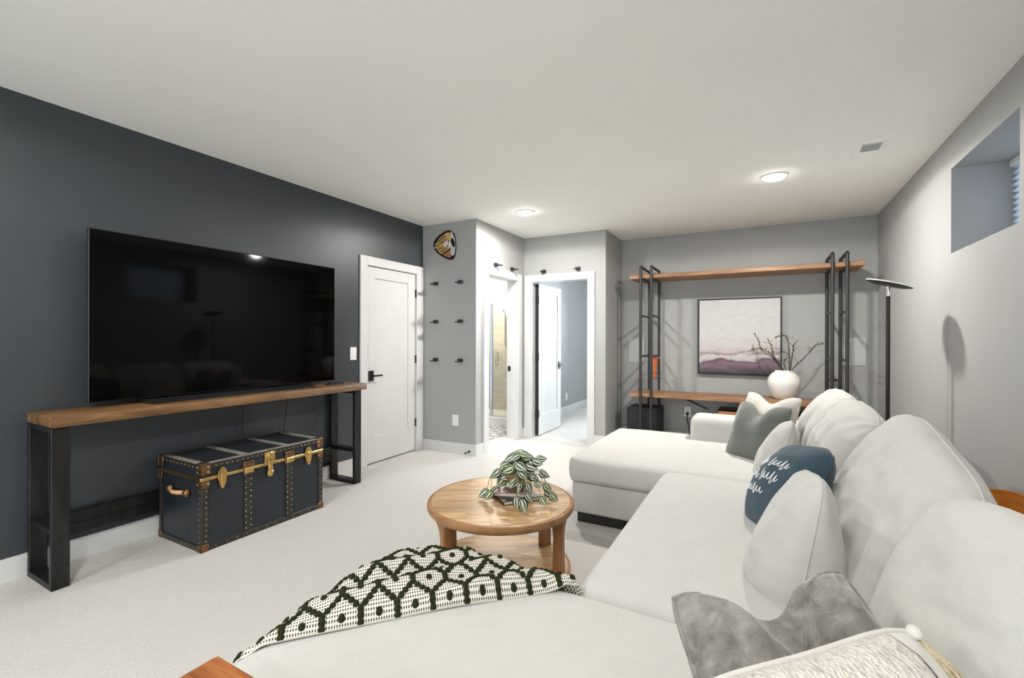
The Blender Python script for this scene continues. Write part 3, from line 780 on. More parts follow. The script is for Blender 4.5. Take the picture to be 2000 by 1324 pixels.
spot(-3.105, 2.50, .016, .010, 'speaker_cloth', 'tuning_post', .002, R(20))
# a note: head, stem, flag
spot(-3.166, 2.352, .014, .009, 'plaque_black', 'note_head', .0024, R(25))
bm = B(); prism(bm, [(-3.155, 2.355), (-3.150, 2.355), (-3.150, 2.41), (-3.135, 2.39), (-3.133, 2.398), (-3.152, 2.425), (-3.157, 2.42)], 'y', PW - .0204, PW - .018); obj('note_stem', bm, M['plaque_black'], pk)
def text_obj(s, name, size, mat, mw, parent, ext=.0004, bold=.0):
    cu = bpy.data.curves.new(name, 'FONT'); cu.body = s; cu.size = size; cu.extrude = ext; cu.offset = bold; cu.align_x = 'LEFT'; cu.resolution_u = 3
    tmp = bpy.data.objects.new(name, cu); COL.objects.link(tmp)
    bpy.context.view_layer.update()
    me = bpy.data.meshes.new_from_object(tmp.evaluated_get(bpy.context.evaluated_depsgraph_get()))
    bpy.data.objects.remove(tmp); bpy.data.curves.remove(cu)
    me.materials.clear(); me.materials.append(mat)
    o = bpy.data.objects.new(name, me); COL.objects.link(o); o.matrix_basis = mw
    if parent: setparent(o, parent, False)
    return o
rt = R(26)
for s, x, z, sz, m in (('WHERE', -3.325, 2.392, .046, 'plaque_ink'), ('WORDS', -3.318, 2.348, .046, 'plaque_ink'), ('FAIL', -3.295, 2.305, .048, 'plaque_ink'), ('MUSIC', -3.255, 2.285, .038, 'plaque_ink'), ('SPEAKS', -3.235, 2.252, .042, 'plaque_black')):
    mw = Matrix.Translation((x, PW - .0198, z)) @ Matrix.Rotation(PI / 2, 4, 'X') @ Matrix.Rotation(rt, 4, 'Z')
    text_obj(s, 'lettering', sz, M[m], mw, pk, bold=.0012)
# framed picture
ax0, ax1, az0, az1 = -.716, .182, .872, 1.792
ar = thing('framed_painting', 'abstract misty landscape canvas in a thin black frame', 'painting', ((ax0 + ax1) / 2, BK, az0))
bm = B()
for q in ((ax0, ax0 + .012, az0, az1), (ax1 - .012, ax1, az0, az1), (ax0 + .012, ax1 - .012, az0, az0 + .012), (ax0 + .012, ax1 - .012, az1 - .012, az1)):
    box(bm, q[0], q[1], BK - .048, BK, q[2], q[3])
obj('frame', bm, M['black'], ar)
bm = B(); uvl = bm.loops.layers.uv.new('UVMap'); box(bm, ax0 + .017, ax1 - .017, BK - .04, BK - .004, az0 + .017, az1 - .017)
for f_ in bm.faces:
    for lp in f_.loops: lp[uvl].uv = ((lp.vert.co.x - ax0) / (ax1 - ax0), (lp.vert.co.z - az0) / (az1 - az0))
obj('canvas', bm, M['painting'], ar)

# ------------------------------------------------------------------ bathroom things
sh = thing('shower_enclosure', 'glass shower enclosure with chrome frame in the bathroom', 'shower', (-4.0, 5.98, 0))
obj('curb', box(B(), -4.9, -3.1, 5.93, 6.05, 0, .115, .006), M['white'], sh)
obj('shower_pan', box(B(), -4.9, -3.1, 6.05, 6.95, 0, .06), M['white'], sh)
obj('bottom_rail', box(B(), -4.9, -3.1, 5.965, 6.0, .115, .14, .003), M['chrome'], sh)
obj('header_rail', box(B(), -4.9, -3.1, 5.965, 6.0, 1.83, 1.872, .003), M['white_plastic'], sh)  # glare on the overexposed header painted in as a white material
for x in (-3.635, -3.13):
    obj('upright', box(B(), x - .02, x + .02, 5.968, 5.998, .14, 1.83, .003), M['chrome'], sh)
obj('glass_panel', box(B(), -4.9, -3.655, 5.978, 5.986, .14, 1.83), M['glass'], sh)
gd = obj('glass_door', box(B(), -3.612, -3.152, 5.978, 5.986, .15, 1.82), M['glass'], sh)
for yy in (5.945, 6.02):
    bm = B(); tube(bm, [(-3.545, 5.982, .90), (-3.545, yy, .905), (-3.545, yy, 1.085), (-3.545, 5.982, 1.09)], .007, 8); obj('door_handle', bm, M['chrome'], gd, smooth=True)
tl = thing('wall_bathroom_tiles', None, None, (-4.0, 6.95, 0), kind='structure')
tile_me = None
for r_ in range(9):
    for c_ in range(3):
        x0 = -4.9 + c_ * .6 - (.3 if r_ % 2 else 0); x1 = x0 + .597
        x0 = max(x0, -4.9); x1 = min(x1, -3.1)
        if x1 - x0 < .05: continue
        obj('tile', box(B(), x0, x1, 6.938, 6.95, .06 + r_ * .285, .06 + r_ * .285 + .282, .0015), M['bath_tile'], tl)
    if r_ % 2: obj('tile', box(B(), -3.4, -3.1, 6.938, 6.95, .06 + r_ * .285, .06 + r_ * .285 + .282, .0015), M['bath_tile'], tl)
# shower head pipe
bm = B(); tube(bm, [(-3.92, 6.925, 1.15), (-3.92, 6.90, 1.2), (-3.92, 6.90, 1.75), (-3.92, 6.80, 1.80)], .012, 8); obj('shower_pipe', bm, M['chrome'], sh, smooth=True)

# ------------------------------------------------------------------ shelving unit
su = thing('shelving_unit', 'long two-shelf unit of wood on tall black tube frames', 'shelving', (-.28, 5.82, 0))
YF, YB = 5.585, 6.055
LX = [-1.300, -1.176, .603, .724]
for x in LX:
    r_ = .0165
    for y in (YF, YB):
        bm = B(); tube(bm, [(x, y, 0), (x, y, 2.155)], r_, 10); obj('upright', bm, M['tube_steel'], su, smooth=40)
    bm = B(); tube(bm, [(x, YF - .004, 2.158), (x, YF + .004, 2.164), (x, YB - .004, 2.164), (x, YB + .004, 2.158)], r_, 10); obj('top_bar', bm, M['tube_steel'], su, smooth=40)
    for z in (1.58, 1.09, .32):
        bm = B(); tube(bm, [(x, YF, z), (x, YB, z)], .013, 8); obj('rung', bm, M['tube_steel'], su, smooth=40)
for x0, x1 in ((LX[0], LX[1]), (LX[2], LX[3])):
    for z in (.86,):
        bm = B(); tube(bm, [(x0, YB, z), (x1, YB, z)], .011, 8); obj('cross_rung', bm, M['tube_steel'], su, smooth=40)
for z0_, z1_ in ((2.028, 2.074), (.604, .648)):
    sf = obj('shelf', box(B(), -1.437, .868, YF + .014, YB - .012, z0_, z1_, .003), M['shelf_wood'], su)
    for x0, x1 in ((LX[0] - .02, LX[0] + .02), (LX[1] - .02, LX[1] + .02), (LX[2] - .02, LX[2] + .02), (LX[3] - .02, LX[3] + .02)):
        obj('bracket', box(B(), x0, x1, YF + .016, YB - .02, z0_ - .012, z0_), M['tube_steel'], sf)
bm = B(); tube(bm, [(-.80, YF + .1, .602), (-.505, YF + .1, .472), (-.495, YF + .1, .33)], .014, 6); obj('brace', bm, M['tube_steel'], su)
bm = B(); tube(bm, [(.10, YF + .1, .602), (-.2, YF + .1, .47)], .014, 6); obj('brace', bm, M['tube_steel'], su)
# red-orange hanging T
oh = thing('orange_hanging_tool', 'orange T-shaped tool hanging from the left shelf frame', 'tool', (-1.14, 5.82, .8))
bm = B(); box(bm, -1.235, -1.115, 5.80, 5.83, 1.060, 1.076, .004); obj('crossbar', bm, M['orange_red'], oh)
bm = B(); prism(bm, [(-1.20, 1.06), (-1.15, 1.06), (-1.16, .84), (-1.18, .80), (-1.19, .84)], 'y', 5.803, 5.827); obj('grip', bm, M['orange_red'], oh)
bm = B(); tube(bm, [(-1.176, 5.815, 1.076), (-1.176, 5.815, 1.092)], .004, 6); obj('loop', bm, M['orange_red'], oh)
# subwoofer
sb = thing('subwoofer', 'black box subwoofer on the floor in the alcove corner', 'speaker', (-1.30, 5.85, 0))
obj('cabinet', box(B(), -1.482, -1.11, 5.655, 6.02, .03, .462, .008), M['black_matte'], sb)
obj('grille', box(B(), -1.465, -1.127, 5.643, 5.655, .06, .44, .004), M['rubber'], sb)
for x in (-1.44, -1.15):
    for y in (5.70, 5.97): obj('foot', box(B(), x - .02, x + .02, y - .02, y + .02, 0, .03), M['rubber'], sb)
# low bench with wooden seat behind the sofa arm
bn = thing('wooden_bench', 'low bench with orange-brown wooden seat behind the far sofa arm', 'bench', (.05, 5.05, 0))
obj('seat', box(B(), -.415, .55, 4.86, 5.25, .515, .548, .006), M['stool_wood'], bn)
for x in (-.43, .5):
    for y in (4.885, 5.225): obj('leg', box(B(), x, x + .04, y - .02, y + .02, 0, .515), M['black'], bn)
    obj('side_rail', box(B(), x, x + .04, 4.905, 5.205, .475, .515), M['black'], bn)
dk = obj('black_box', box(B(), -.46, .40, 5.70, 6.02, .0, .50, .006), M['black_matte'], label='low black box under the long shelf behind the bench', cat='cabinet')  # plain matte black box filling the space below the lower shelf
# power cord
bm = B(); box(bm, -.853, -.823, BK - .045, BK - .010, .350, .384, .004)
pc_ = thing('power_cord', 'black plug and cord running down from the outlet under the picture', 'cord', (-.838, BK - .03, .36))
obj('plug', bm, M['rubber'], pc_)
bm = B(); tube(bm, [(-.838, BK - .04, .365), (-.836, BK - .06, .30), (-.80, BK - .10, .16), (-.775, BK - .15, .03), (-.70, BK - .25, .008), (-.55, BK - .3, .008)], .006, 6); obj('cable', bm, M['rubber'], pc_, smooth=True)
# vase and branches
vx, vy, vz = .192, 5.80, .648
va = thing('ceramic_vase', 'round white glazed vase on the lower shelf below the picture', 'vase', (vx, vy, vz))
prof = [(.07, 0), (.085, .004), (.105, .03), (.135, .09), (.155, .15), (.160, .18), (.157, .21), (.142, .25), (.115, .283), (.092, .297), (.086, .302), (.087, .312), (.084, .315), (.078, .312), (.078, .29), (.10, .26), (.12, .2), (.11, .08), (.05, .02)]
bm = B(); lathe(bm, prof, (vx, vy, vz), 40); obj('body', bm, M['ceramic'], va, smooth=True)
BR = [[(0.192, 5.8, 0.947), (0.114, 5.785, 1.074), (0.055, 5.77, 1.146), (-0.034, 5.755, 1.196), (-0.123, 5.74, 1.178)],
      [(0.173, 5.8, 0.947), (0.09, 5.82, 1.089), (-0.019, 5.84, 1.178), (-0.05, 5.86, 1.269), (-0.091, 5.88, 1.361)],
      [(0.187, 5.8, 0.947), (0.114, 5.785, 1.08), (0.08, 5.77, 1.169), (0.07, 5.755, 1.225), (0.04, 5.74, 1.303)],
      [(0.24, 5.8, 0.949), (0.245, 5.82, 1.093), (0.236, 5.84, 1.204), (0.232, 5.86, 1.287), (0.203, 5.88, 1.338), (0.145, 5.9, 1.332), (0.116, 5.92, 1.315)],
      [(0.249, 5.8, 0.95), (0.272, 5.785, 1.15), (0.28, 5.77, 1.205), (0.289, 5.755, 1.26)],
      [(0.259, 5.8, 0.95), (0.353, 5.82, 1.068), (0.438, 5.84, 1.173), (0.494, 5.86, 1.239), (0.551, 5.88, 1.25)],
      [(0.211, 5.8, 0.948), (0.191, 5.785, 1.037), (0.21, 5.77, 1.094)]]
BLAB = ['budding twig arching low to the left over the picture', 'budding twig rising highest at the left of the vase', 'short upright budding twig left of centre in the vase',
        'budding twig curving over at its tip beside the picture edge', 'thin straight budding twig right of centre in the vase', 'long bare twig leaning far right out of the vase', 'shortest twig at the mouth of the vase']
def catmull(P_, m=6):
    P_ = [Vector(p) for p in P_]; P_ = [P_[0]] + P_ + [P_[-1]]; o_ = []
    for i in range(1, len(P_) - 2):
        for k in range(m):
            t_ = k / m; a, b_, c, d = P_[i - 1], P_[i], P_[i + 1], P_[i + 2]
            o_.append(.5 * ((2 * b_) + (-a + c) * t_ + (2 * a - 5 * b_ + 4 * c - d) * t_ ** 2 + (-a + 3 * b_ - 3 * c + d) * t_ ** 3))
    o_.append(P_[-2]); return o_
for i, pl in enumerate(BR):
    pl = [(vx + (pl[0][0] - vx) * .4, vy, vz + .06)] + pl
    cp = catmull(pl, 5)
    br = thing('budding_branch', BLAB[i], 'branch', pl[0], group='twigs in the white vase')
    bm = B(); n_ = len(cp); tube(bm, cp, [.0068 * (1 - .65 * k / n_) for k in range(n_)], 6)
    sd = B()
    rr = random.Random(i)
    for k in range(8, n_):
        p = cp[k]
        d = Vector((rr.uniform(-1, 1), rr.uniform(-1, 1), rr.uniform(.1, 1))).normalized()
        if rr.random() < .95:
            L = rr.uniform(.014, .028)
            tube(sd, [p, p + d * L * .5, p + d * L], [.0035, .0068, .001], 5)
        if rr.random() < .25:
            L = rr.uniform(.03, .06); tube(bm, [p, p + d * L], [.0025, .001], 5); tube(sd, [p + d * L, p + d * (L + .01), p + d * (L + .02)], [.002, .005, .001], 5)
    obj('twig', bm, M['bark'], br, smooth=True)
    obj('buds', sd, M['bud'], br, smooth=True, kind='stuff')

# ------------------------------------------------------------------ floor lamp
lx, ly = .752, 4.03
fl = thing('floor_lamp', 'slim black floor lamp with tilted disc head behind the sofa', 'lamp', (lx, ly, 0))
bm = B(); lathe(bm, [(.125, 0), (.125, .012), (.115, .018), (.02, .022)], (lx, ly, 0), 28); obj('base', bm, M['black'], fl, smooth=35)
bm = B(); tube(bm, [(lx, ly, .02), (lx, ly, 1.60)], .0125, 12); obj('pole', bm, M['black'], fl, smooth=40)
bm = B(); tube(bm, [(lx, ly, 1.60), (lx, ly, 1.668)], .011, 12); obj('neck', bm, M['chrome'], fl, smooth=40)
hm = Matrix.Translation((lx + .003, ly, 1.680)) @ Matrix.Rotation(R(17), 4, Vector((.18, .98, 0)))
bm = B(); lathe(bm, [(.04, -.012), (.10, -.007), (.131, .001), (.133, .0045), (.128, .0045)], (0, 0, 0), 36); hd = obj('head', bm, M['black'], fl, smooth=30, mw=hm)
setparent(hd, fl, False)
bm = B(); lathe(bm, [(.1335, .0045), (.1335, .010), (.128, .0125), (.02, .013)], (0, 0, 0), 36); df = obj('diffuser', bm, M['white_plastic'], fl, smooth=30, mw=hm); setparent(df, fl, False)

# ------------------------------------------------------------------ sofa
so = thing('sectional_sofa', 'large cream linen sectional sofa with a chaise at each end', 'sofa', (-.3, 2.3, 0))
SEAT = .458
def soft(name, q, parent=so, r_=.045, crown=0, bulge=0, wob=.004, seed=0, mat='sofa', step=.07, crn=0, **k):
    bm = B(); softbox(bm, *q, r=r_, step=step, crown=crown, bulge=bulge, wob=wob, seed=seed, crn=crn); return obj(name, bm, M[mat], parent, smooth=True, **k)
soft('base', (-1.195, .60, 3.065, 4.335, .075, .292), r_=.02, wob=.002)
soft('base', (-.515, .60, 1.44, 3.065, .075, .292), r_=.02, wob=.002)
soft('base', (-1.195, .60, .2, 1.435, .075, .292), r_=.02, wob=.002)
soft('back_frame', (.44, .645, .2, 4.335, .075, .70), r_=.05, wob=.003)
soft('arm', (-.535, .60, 4.10, 4.345, .29, .662), r_=.06, bulge=.012, wob=.004)
soft('arm', (-.535, .60, .19, .43, .29, .662), r_=.06, bulge=.012, wob=.004)
soft('seat_cushion', (-1.225, -.545, 4.02, 4.35, .288, SEAT), r_=.05, crown=.006, bulge=.012)
soft('seat_cushion', (-1.225, .46, 3.035, 4.10, .288, SEAT + .004), r_=.05, crown=.022, bulge=.012, seed=3, crn=14)
soft('seat_cushion', (-.560, .46, 1.458, 3.035, .288, SEAT + .008), r_=.055, crown=.024, bulge=.012, seed=5)
soft('seat_cushion', (-1.225, .46, .435, 1.455, .288, SEAT), r_=.05, crown=.018, bulge=.012, seed=8, crn=8)
obj('foot', box(B(), -1.165, -.83, 3.10, 3.15, 0, .078, .004), M['foot'], so)
for x, y in ((-1.165, 4.24), (-.48, 3.0), (.52, 4.24), (-1.165, 1.33), (-1.165, .25), (.52, .25), (-.48, 1.5), (.52, 2.2)):
    obj('foot', box(B(), x, x + .13, y, y + .05, 0, .078, .004), M['foot'], so)

# ------------------------------------------------------------------ cushions
class Pillow:
    def __init__(s, w_, h_, t_, edge=.07, chop=0, chopw=.32, wr=.012, seed=0, pw=.5, sag=0, n=26, wfreq=2.2, rnd=.35, bchop=None):
        s.w, s.h, s.t, s.edge, s.chop, s.chopw, s.wr, s.seed, s.pw, s.sag, s.n, s.wf = w_, h_, t_, edge, chop, chopw, wr, seed, pw, sag, n, wfreq
        s.rnd = rnd; s.bchop = bchop
    def pt(s, u, v, side=1, off=0):
        cu = math.sqrt(1 - s.rnd * .5 * v ** 4 * abs(u)); cv = math.sqrt(1 - s.rnd * .5 * u ** 4 * abs(v))
        x = s.w / 2 * u * cu * (1 - s.edge * (1 - v * v)); y = s.h / 2 * v * cv * (1 - s.edge * (1 - u * u))
        k = max(0, (1 - u * u) * (1 - v * v))
        th = s.t / 2 * (k ** s.pw) * (1 - s.sag * v)
        if s.chop:
            g = math.exp(-(u / s.chopw) ** 2) * ((v + 1) / 2) ** 2.2
            ch_ = s.chop if side > 0 or s.bchop is None or max(abs(u), abs(v)) > .999 else s.bchop
            y -= ch_ * g; th *= (1 + .35 * math.exp(-((abs(u) - .55) / .25) ** 2) * (v + 1) / 2) * (1 - .25 * g)
        if s.wr:
            q = Vector((x * s.wf * 3, y * s.wf * 3, side * 5 + s.seed * 7.3))
            nz = noise.noise(q) + .5 * noise.noise(q * 2.3)
            # creases fan from the corners
            rad = math.sin(14 * math.atan2(abs(v) - 1.05, abs(u) - 1.05) + s.seed) * math.exp(-((1 - abs(u)) ** 2 + (1 - abs(v)) ** 2) * 6)
            th += s.wr * (nz * (k ** .35) + .45 * rad * (k ** .3))
        return Vector((x, y, side * (th + off)))
    def mesh(s):
        bm = B(); n = s.n
        def par(i):
            q = -1 + 2 * i / n
            return math.sin(q * PI / 2) * .75 + q * .25
        front = {}; back = {}
        for i in range(n + 1):
            for j in range(n + 1):
                u, v = par(i), par(j)
                front[i, j] = bm.verts.new(s.pt(u, v, 1))
                back[i, j] = front[i, j] if i in (0, n) or j in (0, n) else bm.verts.new(s.pt(u, v, -1))
        for i in range(n):
            for j in range(n):
                bm.faces.new((front[i, j], front[i + 1, j], front[i + 1, j + 1], front[i, j + 1]))
                bm.faces.new((back[i, j], back[i, j + 1], back[i + 1, j + 1], back[i + 1, j]))
        return bm
    def border(s, m=14):
        P_ = []
        for k in range(m): P_.append(s.pt(-1 + 2 * k / m, -1))
        for k in range(m): P_.append(s.pt(1, -1 + 2 * k / m))
        for k in range(m): P_.append(s.pt(1 - 2 * k / m, 1))
        for k in range(m): P_.append(s.pt(-1, 1 - 2 * k / m))
        return P_

def frame_mat(center, az, lean=0, roll=0):
    """az: horizontal heading of the face normal (deg); lean: tips the top backwards; roll: about the normal"""
    a = R(az); n_ = Vector((math.cos(a), math.sin(a), 0)); w_ = Vector((-math.sin(a), math.cos(a), 0)); up = Vector((0, 0, 1))
    l_ = R(lean); up2 = up * math.cos(l_) - n_ * math.sin(l_); n2 = n_ * math.cos(l_) + up * math.sin(l_)
    m = Matrix((w_, up2, n2)).transposed().to_4x4()
    m = Matrix.Translation(center) @ m @ Matrix.Rotation(R(roll), 4, 'Z')
    return m

def cushion(name, label, pil, mw, mat, pipe=None, group=None, cat='cushion'):
    t_ = bpy.data.objects.new(name, None); COL.objects.link(t_); t_.empty_display_size = .1
    t_.matrix_basis = mw; tag(t_, label, cat, group)
    obj('cover', pil.mesh(), M[mat], t_, local=True, smooth=True, center=False)
    bm = B(); tube(bm, pil.border(), .0035 if not pipe else pipe[1], 6, closed=True)
    obj('seam', bm, M[mat if not pipe else pipe[0]], t_, local=True, smooth=True, center=False)
    return t_
# loose back cushions, far to near
G = 'loose back cushions of the cream sofa'
BCU = [(3.80, .78, 'far back cushion of the cream sofa beside the floor lamp', 1), (3.03, .80, 'second back cushion from the far end of the cream sofa', 2),
       (2.12, 1.10, 'wide creased back cushion behind the slate-blue pillow', 3), (1.13, 1.06, 'nearest back cushion of the cream sofa at the right edge', 4)]
for y, w_, lab, sd in BCU:
    hgt, th, lean, cz, cx_, az, rl = .54, .29, 22, .695, .385, 180, 0
    if sd == 2: rl = -2
    if sd == 3: hgt, th, lean, cz, cx_, rl = .58, .31, 27, .685, .42, -8
    if sd == 4: hgt, th, cz, cx_, az, rl = .54, .28, .652, .485, 196, -3
    p = Pillow(w_, hgt, th, .012, 0, wr=.030, seed=sd, pw=.34, sag=.16, n=48, wfreq=1.3, rnd=.5)
    cushion('back_cushion', lab, p, frame_mat((cx_, y, cz), az, lean, rl), 'sofa_pillow', group=G)
# throw pillows
GP = 'throw pillows on the sofa'
p = Pillow(.45, .43, .17, .07, .085, .34, .012, 11, .5, rnd=.25)
cushion('throw_pillow', 'sage-grey velvet pillow with a chopped top against the far arm', p, frame_mat((-.04, 3.60, .655), 226, 22, 1), 'green_pillow', group=GP)
p = Pillow(.46, .46, .16, .07, .065, .42, .010, 12, .5, rnd=.25)
cushion('throw_pillow', 'cream pillow half hidden behind the sage-grey pillow', p, frame_mat((.015, 3.78, .69), 229, 20, 0), 'beige_pillow', group=GP)
p = Pillow(.40, .43, .20, .03, 0, wr=.014, seed=13, pw=.5, sag=.32, rnd=.5)
cushion('throw_pillow', 'cream pillow seen edge-on between the sage-grey and slate-blue pillows', p, frame_mat((.07, 3.03, .625), 184, 15, 15), 'sofa_pillow', group=GP)
bp = Pillow(.44, .45, .24, .03, 0, .5, wr=.014, seed=14, pw=.5, sag=.15, rnd=.6)
bpo = cushion('throw_pillow', 'slate-blue pillow with white script lettering leaning on the sofa back', bp, frame_mat((.095, 2.36, .635), 196, 30, 12), 'blue_pillow', group=GP)
p = Pillow(.36, .50, .27, .03, 0, wr=.018, seed=15, pw=.46, sag=.42, rnd=.55)
cushion('throw_pillow', 'cream pillow seen edge-on in front of the slate-blue pillow', p, frame_mat((.10, 1.84, .605), 186, 12, 9), 'sofa_pillow', group=GP)
vp = Pillow(.47, .44, .25, .05, .16, .40, wr=.034, seed=16, pw=.5, n=40, wfreq=2.6, rnd=.3, bchop=.07)
vpo = cushion('throw_pillow', 'grey velvet pillow with piped edge and quilted back in the foreground', vp, frame_mat((.085, 1.075, .595), 311, 42, 1), 'velvet', ('velvet', .006), group=GP)
tp_ = Pillow(.48, .46, .20, .05, 0, .3, wr=.012, seed=17, pw=.5, n=30, rnd=.3)
tpo = cushion('throw_pillow', 'nubby cream pillow with a straw tassel at its corner, nearest the camera', tp_, frame_mat((.17, .80, .615), 313, 42, 3), 'nubby', ('canvas_band', .006), group=GP)
# script lettering on the blue pillow
bm = B(); rr = random.Random(5)
def stroke(pts, r_=.0022):
    tube(bm, [bp.pt(u, v, 1, .002) for u, v in pts], r_, 5)
def script(u0, v0, du, n_, amp):
    P_ = []
    for k in range(n_ * 6 + 1):
        t_ = k / 6
        P_.append((u0 + du * t_ + .022 * math.sin(2 * PI * t_ + .8), v0 + amp * math.sin(2 * PI * t_) * (1.5 if int(t_) % 3 == 0 else .8)))
    stroke(P_)
script(-.62, .34, .105, 5, .10); script(.02, .34, .10, 5, .09)
script(-.60, .02, .12, 4, .09); script(-.02, .02, .105, 5, .10); script(-.42, -.30, .11, 6, .08)
obj('script_lettering', bm, M['thread'], bpo, local=True, smooth=True, center=False)
bm = B(); op = [bp.pt(u, v, -1, .003) for u, v in ((.1, .93), (.35, .86), (.6, .84), (.82, .90), (.85, .97), (.5, .97))]
bm.faces.new([bm.verts.new(q) for q in op]); obj('cover_opening', bm, M['black_matte'], bpo, local=True, center=False)
# quilting on the back of the velvet pillow
bm = B(); nq = 11
for i in range(nq):
    for j in range(nq):
        u0, u1 = -.9 + 1.8 * i / nq, -.9 + 1.8 * (i + 1) / nq; v0, v1 = -.9 + 1.8 * j / nq, -.9 + 1.8 * (j + 1) / nq
        um, vm_ = (u0 + u1) / 2, (v0 + v1) / 2
        c_ = bm.verts.new(vp.pt(um, vm_, -1, .010)); rg_ = [bm.verts.new(vp.pt(a, b_, -1, .0005)) for a, b_ in ((u0, v0), (u1, v0), (u1, v1), (u0, v1))]
        md = [bm.verts.new(vp.pt(um + (a - um) * .6, vm_ + (b_ - vm_) * .6, -1, .009)) for a, b_ in ((u0, v0), (u1, v0), (u1, v1), (u0, v1))]
        for k in range(4):
            bm.faces.new((rg_[k], rg_[(k + 1) % 4], md[(k + 1) % 4], md[k])); bm.faces.new((md[k], md[(k + 1) % 4], c_))
obj('quilted_back', bm, M['velvet'], vpo, local=True, smooth=True, center=False)
# plain band and tassel on the nubby pillow
for s_ in (1, -1):
    bm = B(); g = []
    for i in range(7):
        g.append([bm.verts.new(tp_.pt(.74 + .255 * i / 6, -.98 + 1.96 * j / 24, s_, .003)) for j in range(25)])
    for i in range(6):
        for j in range(24): bm.faces.new((g[i][j], g[i + 1][j], g[i + 1][j + 1], g[i][j + 1]))
    obj('plain_band', bm, M['canvas_band'], tpo, local=True, smooth=True, center=False)
mwt = wm(tpo); cr_ = mwt @ tp_.pt(1, 1)
bm = B(); rr = random.Random(9)
for k in range(90):
    a = rr.uniform(0, 2 * PI); q = rr.uniform(0, 1) ** .5
    d = Vector((.050, -.004, 0)) + Vector((math.cos(a), math.sin(a), 0)) * .036 * q
    p0 = cr_ + Vector((.012 + math.cos(a) * .007, -.012 + math.sin(a) * .007, -.004)); L = rr.uniform(.12, .145)
    tube(bm, [p0, p0 + d * .5 + Vector((0, 0, -.03)), p0 + d + Vector((0, 0, -.085)), p0 + d * 1.12 + Vector((0, 0, -L))], [.0024, .0022, .0018, .0012], 4)
obj('tassel', bm, M['tassel'], tpo, smooth=True, kind='stuff', label='straw-coloured tassel')
bm = B(); lathe(bm, [(.004, -.012), (.012, -.008), (.0145, 0), (.012, .008), (.004, .012)], cr_ + Vector((.012, 0, 0)), 12, 'x'); obj('tassel_knot', bm, M['canvas_band'], tpo, smooth=True)

# ------------------------------------------------------------------ blanket over the near chaise corner
bk = thing('woven_throw', 'cream woven throw with dark green tufted diamonds over the near chaise', 'blanket', (-1.0, 1.2, SEAT))
A_ = Vector((-1.235, .715)); E_ = Vector((-.515, 1.485)); dU = (E_ - A_).length; eu = (E_ - A_).normalized(); ev = Vector((-eu.y, eu.x))
EXL, EYF = -1.215, 1.445      # chaise edges
def blanket_pt(a, b_, off=0):
    """a,b in metres along / across the throw"""
    p = A_ + eu * a + ev * b_
    x, y = p.x, p.y
    z = SEAT + .006 + .012 * min(1, b_ / .02)
    rc = .15; kx, ky = EXL + rc, EYF - rc
    if x < kx and y > ky:
        rr_ = math.hypot(x - kx, y - ky); d = rr_ - rc; dn = Vector((x - kx, y - ky)) / max(rr_, 1e-6)
    elif EXL - x > y - EYF: d = EXL - x; dn = Vector((-1, 0))
    else: d = y - EYF; dn = Vector((0, 1))
    fo = 1.0
    if d > -.03:
        z -= .022 * min(1, (d + .03) / .03) ** 2 if d < 0 else .022
    if d > 0:
        z -= max(0, d - .012) * .95
        x -= dn.x * (d - min(d, .03)); y -= dn.y * (d - min(d, .03))
        fo = max(.12, 1 - d * 8)
    tt = a / dU
    env = (math.sin(PI * min(1, max(0, tt))) ** .6) * (1 - math.exp(-(b_ / .03) ** 2) * .75)
    f = .5 + .5 * math.sin(b_ * 46 + 2.2 * math.sin(a * 5.0) + 1.0)
    f2 = noise.noise(Vector((a * 3.2, b_ * 8, 2.0)))
    cl = math.exp(-((x - EXL) / .16) ** 2 - ((y - EYF) / .16) ** 2)
    z += fo * env * (.024 * f ** 1.4 + .022 * f2 + .034) * (1 - .95 * cl)
    # bunched end on the right
    z += .040 * math.exp(-((a - dU * .96) / .06) ** 2 - ((b_ - .03) / .06) ** 2)
    # outer hem rounding
    return Vector((x, y, z + off))
WB = .66; bm = B(); uvl = bm.loops.layers.uv.new('UVMap'); na, nb = 110, 84
def hem(a): return WB * (.45 + .55 * math.sin(PI * min(1, max(0, a / dU))) ** .5)
grid = []; uvs = {}
for i in range(na + 1):
    row = []
    for j in range(nb + 1):
        a = dU * i / na; b_ = hem(a) * j / nb
        vt_ = bm.verts.new(blanket_pt(a, b_)); row.append(vt_); uvs[vt_] = (a, b_)
    grid.append(row)
for i in range(na):
    for j in range(nb):
        f_ = bm.faces.new((grid[i][j], grid[i + 1][j], grid[i + 1][j + 1], grid[i][j + 1]))
        for lp in f_.loops: lp[uvl].uv = uvs[lp.vert]
bo = obj('woven_cloth', bm, M['blanket'], bk, smooth=True)
sm = bo.modifiers.new('thick', 'SOLIDIFY'); sm.thickness = .006; sm.offset = -1
